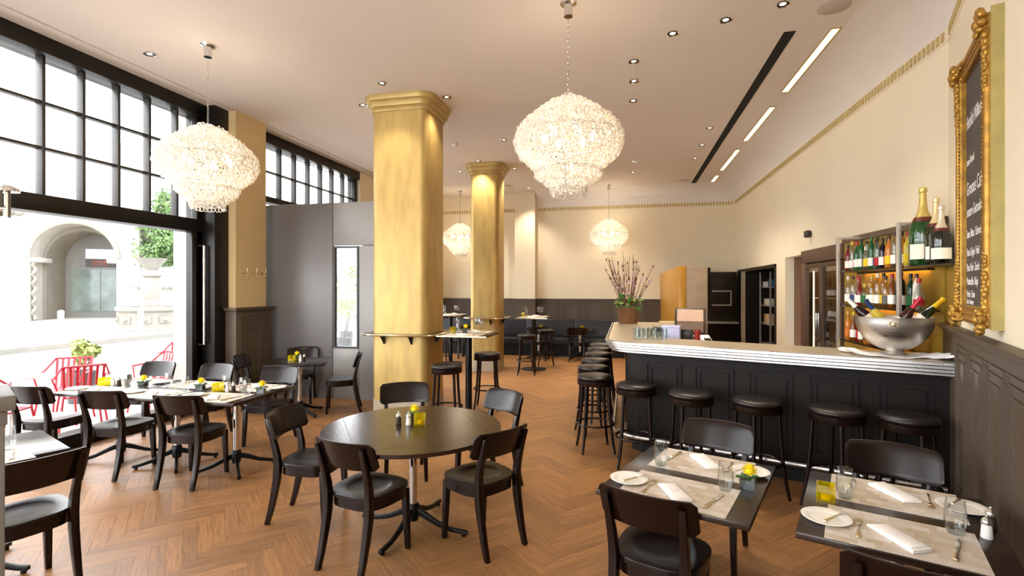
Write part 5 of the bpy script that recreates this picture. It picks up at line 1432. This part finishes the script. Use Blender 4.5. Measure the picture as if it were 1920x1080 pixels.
# window tables
WN = ('the window-end table', 'the middle window table', 'the room-end window table')
for (x, y), nm in zip(WT, WN):
    T = TF((x, y), 0, 0.74, nm)
    setting(T, -1, 'post'); setting(T, 1, 'pillar')
    fc.put('flower_cube', 'yellow flower in a glass cube on ' + nm, 'flower vase', T.at(0.28, -0.0), 0.3, 'flower cubes on the window tables')
for (x, y), nm in ((WT[0], WN[0]), (WT[2], WN[2])):
    T = TF((x, y), 0, 0.74, nm)
    cn.put('candle_glass', 'square yellow candle glass on ' + nm, 'candle holder', T.at(-0.2, -0.012), 0.2, 'candle glasses on the window tables')
    salt.put('salt_shaker', 'salt shaker on ' + nm, 'shaker', T.at(-0.10, 0.0)); pep.put('pepper_shaker', 'pepper shaker on ' + nm, 'shaker', T.at(-0.06, 0.03))
    tum.put('tumbler', 'extra clear tumbler beside the shakers on ' + nm, 'glass', T.at(0.05, 0.03), 0, 'clear tumblers')
# round table
T = TF((-1.52, 3.45), 0, 0.74, 'the round table')
pep.put('pepper_shaker', 'pepper shaker with chrome cap on the round table', 'shaker', T.at(-0.13, 0.03)); salt.put('salt_shaker', 'salt shaker with chrome cap on the round table', 'shaker', T.at(-0.05, 0.03))
fc.put('flower_cube', 'yellow flower in a glass cube on the round table', 'flower vase', T.at(-0.06, 0.14), 0.4)
cn.put('candle_glass', 'square yellow candle glass on the round table', 'candle holder', T.at(0.03, 0.05), 0.25)
# black square table
T = TF((-4.42, 6.2), R(24), 0.74, 'the black square table')
cn.put('candle_glass', 'square yellow candle glass on the black square table', 'candle holder', T.at(-0.1, -0.02), 0.2)
fc.put('flower_cube', 'yellow flower in a glass cube on the black square table', 'flower vase', T.at(-0.06, 0.10), 0.2)
salt.put('salt_shaker', 'salt shaker on the black square table', 'shaker', T.at(0.02, -0.05)); pep.put('pepper_shaker', 'pepper shaker on the black square table', 'shaker', T.at(0.06, -0.0))
# high tables
HN = ('the high table at the broad column', 'the high table right of the slimmer column', 'the high table behind the slimmer column')
for ((x, y), _), nm in zip(HT, HN):
    T = TF((x, y), 0, 1.13, nm)
    setting(T, -1, 'near', wine=True, plates=False); setting(T, 1, 'far', wine=True, plates=False)
    cn.put('candle_glass', 'square yellow candle glass on ' + nm, 'candle holder', T.at(-0.24, 0.03), 0.1, 'candle glasses on the high tables')
    tum.put('tumbler', 'clear tumbler on ' + nm, 'glass', T.at(-0.15, -0.01), 0, 'clear tumblers')
    wg.put('wine_glass', 'extra stemmed wine glass in the middle of ' + nm, 'glass', T.at(0.1, 0.06), 0, 'wine glasses')
    if x > -2.3 and y < 8: fc.put('flower_cube', 'yellow flower in a glass cube on ' + nm, 'flower vase', T.at(-0.05, 0.0), 0.1)
for x, nm in ((-1.12, 'the low table by the bar'), (-2.15, 'the low table behind the high table'), (-3.85, 'the low table behind the slimmer column')):
    cn.put('candle_glass', 'square yellow candle glass on ' + nm, 'candle holder', (x + 0.05, 12.55, 0.7406), 0.2, 'candle glasses on the low tables')

# ================================================================== NEAR LEFT: half-wall post and coat stand
post = empty('half_wall_post', (-1.61, 1.04, 0), R(-29)); tag(post, 'pale grey half-wall post with a moulded cap close to the laid table', 'half wall')
link('shaft', MB().box(-0.22, -0.02, -0.45, -0.02, 0, 1.38).mesh('shaft', 'grey2', bevel=0.003), post)
link('cap', MB().box(-0.255, 0, -0.485, 0, 1.42, 1.46).box(-0.24, -0.015, -0.47, -0.015, 1.38, 1.42).mesh('cap', 'grey2', bevel=0.003), post)
cs = empty('coat_stand', (-2.26, 1.32, 0)); tag(cs, 'chrome coat stand with mushroom-shaped knobs', 'coat stand')
link('pole', MB().lathe([(0.014, 0.02), (0.014, 2.12)], 14).mesh('pole', 'chrome'), cs)
link('base', MB().lathe([(0.15, 0), (0.15, 0.015), (0.02, 0.03)], 28).mesh('base', 'chrome'), cs)
arm = MB().tube([(0.01, 0, 2.03), (0.12, 0, 2.03)], 0.007, 8).tube([(0.12, 0, 2.0), (0.12, 0, 2.09)], 0.009, 8).lathe([(0.009, 2.09), (0.034, 2.092), (0.032, 2.104), (0.016, 2.113), (0.0001, 2.115)], 16, (0.12, 0, 0)).mesh('knob_arm', 'chrome')
for k in range(4): link('knob_arm', arm, cs, (0, 0, 0.02 * (k % 2)), R(20 + 90 * k))

# ================================================================== OUTSIDE
gr = struct('street', MB().box(-70, -6.14, -25, 70, -0.3, -0.16).mesh('street', 'street'))
struct('pavement', MB().box(-11.5, -6.14, -25, 60, -0.16, -0.05).mesh('pavement', 'pave'), gr)
struct('far_pavement', MB().box(-70, -17.5, -25, 70, -0.16, -0.04).mesh('far_pavement', 'pave'), gr)
struct('kerb', MB().box(-17.5, -17.3, -25, 60, -0.16, 0.0).mesh('kerb', 'stone2'), gr)
# arched stone building across the street
fx = empty('arched_building', (-29.8, 22.0, 0), R(33.6)); tag(fx, 'pale stone building with a deep arched doorway across the street', 'building')
def fl(name, mb, m, par=fx, **k): return link(name, mb.mesh(name, m, **k), par)
AR, AH, FD = 1.92, 3.4, 3.7   # arch radius, springing height, depth of the porch
def arch_wall(x0, x1, zt, y0, y1, r, h, m, name, n=20):
    mb = MB()
    mb.box(x0, -r, y0, y1, -0.1, zt); mb.box(r, x1, y0, y1, -0.1, zt)
    for i in range(n):
        a0, a1 = math.pi * i / n, math.pi * (i + 1) / n
        p0, p1 = (r * math.cos(a0), h + r * math.sin(a0)), (r * math.cos(a1), h + r * math.sin(a1))
        vs = [(p0[0], y0, p0[1]), (p1[0], y0, p1[1]), (p1[0], y0, zt), (p0[0], y0, zt), (p0[0], y1, p0[1]), (p1[0], y1, p1[1]), (p1[0], y1, zt), (p0[0], y1, zt)]
        mb.add(vs, [(0, 1, 2, 3), (7, 6, 5, 4), (0, 4, 5, 1), (1, 5, 6, 2), (2, 6, 7, 3), (3, 7, 4, 0)])
    return fl(name, mb, m, smooth=False)
arch_wall(-14, 3.0, 10.0, 0, 1.3, AR, AH, 'stone', 'wall')
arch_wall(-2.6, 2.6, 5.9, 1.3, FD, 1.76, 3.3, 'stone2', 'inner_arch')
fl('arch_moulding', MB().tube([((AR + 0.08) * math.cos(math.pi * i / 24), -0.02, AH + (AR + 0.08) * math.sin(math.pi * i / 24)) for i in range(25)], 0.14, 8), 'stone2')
fl('shop_front', MB().box(-1.76, 1.76, FD - 0.05, FD + 0.05, -0.1, 5.1), 'shade')
fl('shop_pane', MB().box(-1.5, -0.02, FD - 0.09, FD - 0.05, 0.3, 2.9), 'shopglass'); fl('shop_pane', MB().box(0.02, 1.5, FD - 0.09, FD - 0.05, 0.3, 2.9), 'shopglass')
sgn = fl('sign_board', MB().box(-0.75, 0.75, FD - 0.11, FD - 0.05, 3.05, 4.15), 'planter')
fl('sign_top', MB().box(-0.75, 0.75, FD - 0.13, FD - 0.11, 3.55, 4.15), 'whiteplastic', sgn)
sm = MB(); rd_ = random.Random(2)
for k in range(7): sm.box(-0.42 + k * 0.12, -0.34 + k * 0.12, FD - 0.125, FD - 0.11, 3.27, 3.27 + rd_.choice((0.14, 0.17, 0.2)))
for k in range(10): sm.box(-0.4 + k * 0.08, -0.35 + k * 0.08, FD - 0.125, FD - 0.11, 3.14, 3.20)
o = link('sign_marks', sm.mesh('sign_marks', 'redp'), sgn); o['kind'] = 'stuff'
for s in (-1, 1):
    m_ = MB()
    for k in range(31):
        z = 0.1 + k * 0.1; m_.sphere((s * (AR + 0.02) - s * 0.14 + 0.05 * math.cos(k * 1.2), 0.12 + 0.05 * math.sin(k * 1.2), z), 0.11, 8, 6)
    if s < 0: fl('twisted_column', m_, 'stone2')
    fl('impost', MB().box(s * AR - 0.45, s * AR + 0.45, -0.08, 1.3, AH - 0.25, AH), 'stone', bevel=0.03)
fl('cartouche', MB().sphere((-2.9, 0.0, 5.9), 0.5, 12, 8, 0.6).sphere((-3.4, 0.0, 5.85), 0.25, 10, 6).sphere((-2.4, 0.0, 5.85), 0.25, 10, 6), 'stone2')
for r_ in range(10):     # ashlar courses either side of the arch
    for c_ in range(5):
        x0 = -11.6 + c_ * 1.85 + (0.9 if r_ % 2 else 0)
        if x0 + 1.8 < -AR - 0.3: fl('ashlar_block', MB().box(x0, x0 + 1.8, -0.03, 0.0, 0.1 + r_ * 0.55, 0.62 + r_ * 0.55), 'stone', smooth=False)

# low tiled wall, fountain, tree
lwp = empty('garden_wall', (-24.0, 21.0, 0), R(40)); tag(lwp, 'low pale wall with a scalloped tile coping behind the fountain', 'wall')
link('wall', MB().box(-0.5, 6, 0, 0.4, -0.1, 1.85).mesh('wall', 'stone'), lwp)
tm_ = MB().tube([(0, -0.35, 1.8), (0, 0.55, 2.75)], 0.16, 8).mesh('coping_tile', 'tile')
for i in range(19): link('coping_tile', tm_, lwp, (-0.3 + i * 0.33, 0, 0))
ft = Proto()
ft.add('basin', MB().lathe([(1.6, -0.16), (1.65, 0.0), (1.55, 0.1), (1.55, 0.75), (1.7, 0.85), (1.7, 1.0), (1.45, 1.0), (1.4, 0.7)], 10).mesh('basin', 'stone2', smooth=False))
ft.add('pedestal', MB().lathe([(0.55, 0.6), (0.55, 1.15), (0.38, 1.3), (0.48, 1.9), (0.36, 2.3), (0.5, 2.4), (0.5, 2.55), (0.3, 2.65), (0.65, 3.1), (0.75, 3.2), (0.4, 3.2)], 18).mesh('pedestal', 'stone2', ang=40))
ft.add('water', MB().lathe([(0.0001, 0.82), (1.42, 0.82)], 10, cap=False).mesh('water', 'shopglass'))
for k in range(10):
    a = R(36 * k + 18)
    ft.add('carved_panel', MB().box(-0.03, 0.03, -0.3, 0.3, 0.28, 0.6).sphere((0.03, 0, 0.44), 0.13, 8, 6, 0.7).mesh('carved_panel', 'stone2', bevel=0.02), loc=(1.50 * math.cos(a), 1.50 * math.sin(a), 0), rz=a)
ft.put('fountain', 'carved stone fountain with a vase-shaped pedestal across the street', 'fountain', (-20.1, 18.0, 0), scale=(0.78, 0.78, 0.95))
def tree(name, label, loc, h, rad, n, sd, leaf=0.16, cat='tree', trunk=0.18, m='foliage'):
    t = empty(name, loc); tag(t, label, cat); rd = random.Random(sd)
    link('trunk', MB().tube([(0, 0, 0), (0.1, 0.05, h * 0.4), (0, 0.1, h * 0.8)], [trunk, trunk * 0.7, trunk * 0.3], 8).mesh('trunk', 'bark'), t)
    vs, fs = [], []
    blobs = [(rd.gauss(0, .5) * rad, rd.gauss(0, .5) * rad, h * 0.72 + rd.gauss(0, .38) * rad, rad * rd.uniform(.35, .6)) for _ in range(14)]
    for i in range(n):
        bx_, by, bz, br2 = blobs[i % 14]
        d = Vector((rd.gauss(0, 1), rd.gauss(0, 1), rd.gauss(0, 1))).normalized() * br2 * rd.uniform(.6, 1.05)
        c = Vector((bx_, by, bz)) + d
        u = Vector((rd.gauss(0, 1), rd.gauss(0, 1), rd.gauss(0, 1))).normalized(); w = u.cross(d).normalized() if u.cross(d).length > .01 else Vector((1, 0, 0))
        l = leaf * rd.uniform(.7, 1.3); o = len(vs)
        vs += [tuple(c - u * l), tuple(c + w * l * .45), tuple(c + u * l), tuple(c - w * l * .45)]; fs.append((o, o + 1, o + 2, o + 3))
    me = bpy.data.meshes.new('foliage'); me.from_pydata(vs, [], fs); me.materials.append(M[m])
    o = link('foliage', me, t); o['kind'] = 'stuff'
    return t
tree('street_tree', 'leafy green tree behind the fountain and garden wall', (-27.2, 26.2, -0.1), 6.4, 2.0, 9000, 4, 0.13)
for (x, y), l in (((-19.3, 13.8), 'white street bollard standing before the arched doorway'), ((-17.65, 15.35), 'white street bollard standing before the fountain')):
    p = Proto(); p.add('post', MB().lathe([(0.09, -0.16), (0.09, 0.86)], 14).mesh('post', 'canvas')); p.add('cap', MB().lathe([(0.095, 0.86), (0.095, 0.93), (0.04, 0.97), (0.0001, 0.975)], 14).mesh('cap', 'canvas'))
    p.put('bollard', l, 'bollard', (x, y, 0))
# red terrace chairs
rc = Proto()
rc.add('seat', MB().box(-0.2, 0.2, -0.2, 0.2, 0.43, 0.45).mesh('seat', 'redchair', bevel=0.006))
for k in range(7): rc.add('back_slat', MB().beam([(-0.18 + k * 0.06, -0.19, 0.45), (-0.195 + k * 0.065, -0.26, 0.82)], 0.026, 0.01).mesh('back_slat', 'redchair'))
rc.add('top_rail', MB().tube([(-0.27, 0.15, 0.66), (-0.27, -0.1, 0.68), (-0.21, -0.265, 0.83), (0.21, -0.265, 0.83), (0.27, -0.1, 0.68), (0.27, 0.15, 0.66)], 0.014, 6).mesh('top_rail', 'redchair'))
for sx in (-1, 1):
    for sy in (-1, 1): rc.add('leg', MB().tube([(sx * 0.19, sy * 0.18, 0.44), (sx * 0.24, sy * 0.24, 0)], 0.013, 6).mesh('leg', 'redchair'))
    rc.add('arm_post', MB().tube([(sx * 0.2, 0.16, 0.44), (sx * 0.27, 0.15, 0.66)], 0.011, 6).mesh('arm_post', 'redchair'))
for x, y, rz, l in ((-6.75, 4.2, 20, 'red slatted terrace chair outside beside the window sill, nearest the grey half-wall post'), (-7.35, 5.3, -150, 'red slatted terrace chair outside beyond the white terrace table'), (-6.75, 6.1, 170, 'red slatted terrace chair outside by the potted plant'), (-7.6, 7.2, 190, 'red slatted terrace chair outside farthest along the terrace'), (-6.8, 5.1, 60, 'red slatted terrace chair outside tucked at the white terrace table')):
    rc.put('terrace_chair', l, 'chair', (x, y, -0.049), R(rz), 'red terrace chairs')
tt = Proto()
tt.add('table_top', MB().lathe([(0.32, 0.70), (0.32, 0.72)], 24).mesh('table_top', 'canvas')); tt.add('column', MB().lathe([(0.025, 0.02), (0.025, 0.70)], 10).mesh('column', 'alu')); tt.add('base', MB().lathe([(0.2, 0), (0.2, 0.02)], 20).mesh('base', 'alu'))
tt.put('terrace_table', 'round white terrace table outside the window', 'table', (-7.3, 4.65, -0.05)); tt.put('terrace_table', 'round white terrace table outside near the pillar', 'table', (-7.3, 6.6, -0.05))
def potplant(loc, label, sd, sc=1.0):
    t = tree('potted_shrub', label, (loc[0], loc[1], 0.40), 0.9 * sc, 0.34 * sc, 900, sd, 0.05, 'plant', 0.02, 'paleleaf')
    link('planter', MB().lathe([(0.16, -0.45), (0.2, 0.0), (0.2, 0.04), (0.17, 0.04), (0.16, 0.0)], 16).mesh('planter', 'planter'), t)
potplant((-8.4, 6.3), 'pale leafy shrub in a dark planter on the terrace', 21, 0.5)
potplant((-7.25, 12.0), 'leafy shrub in a dark planter outside the vestibule', 22, 1.6)
potplant((-8.3, 13.9), 'second leafy shrub in a dark planter outside the vestibule', 23, 1.5)
def parasol(loc, label, rz=0):
    p = Proto()
    p.add('canopy', MB().lathe([(1.5, 2.15), (1.5, 2.3), (0.7, 2.62), (0.03, 2.85)], 8, cap=False).mesh('canopy', 'canvas', smooth=False))
    p.add('pole', MB().lathe([(0.025, 0.05), (0.025, 2.85)], 10).mesh('pole', 'alu')); p.add('base', MB().lathe([(0.3, 0), (0.3, 0.08), (0.05, 0.1)], 16).mesh('base', 'planter'))
    p.put('parasol', label, 'parasol', loc, rz, 'white terrace parasols')
parasol((-9.6, 15.6, -0.05), 'white parasol seen through the narrow glazed door panel', 0.2)
struct('wall_street_pier', MB().box(-6.45, -6.16, 6.12, 6.98, -0.1, 5.2).mesh('wall_street_pier', 'stone'))
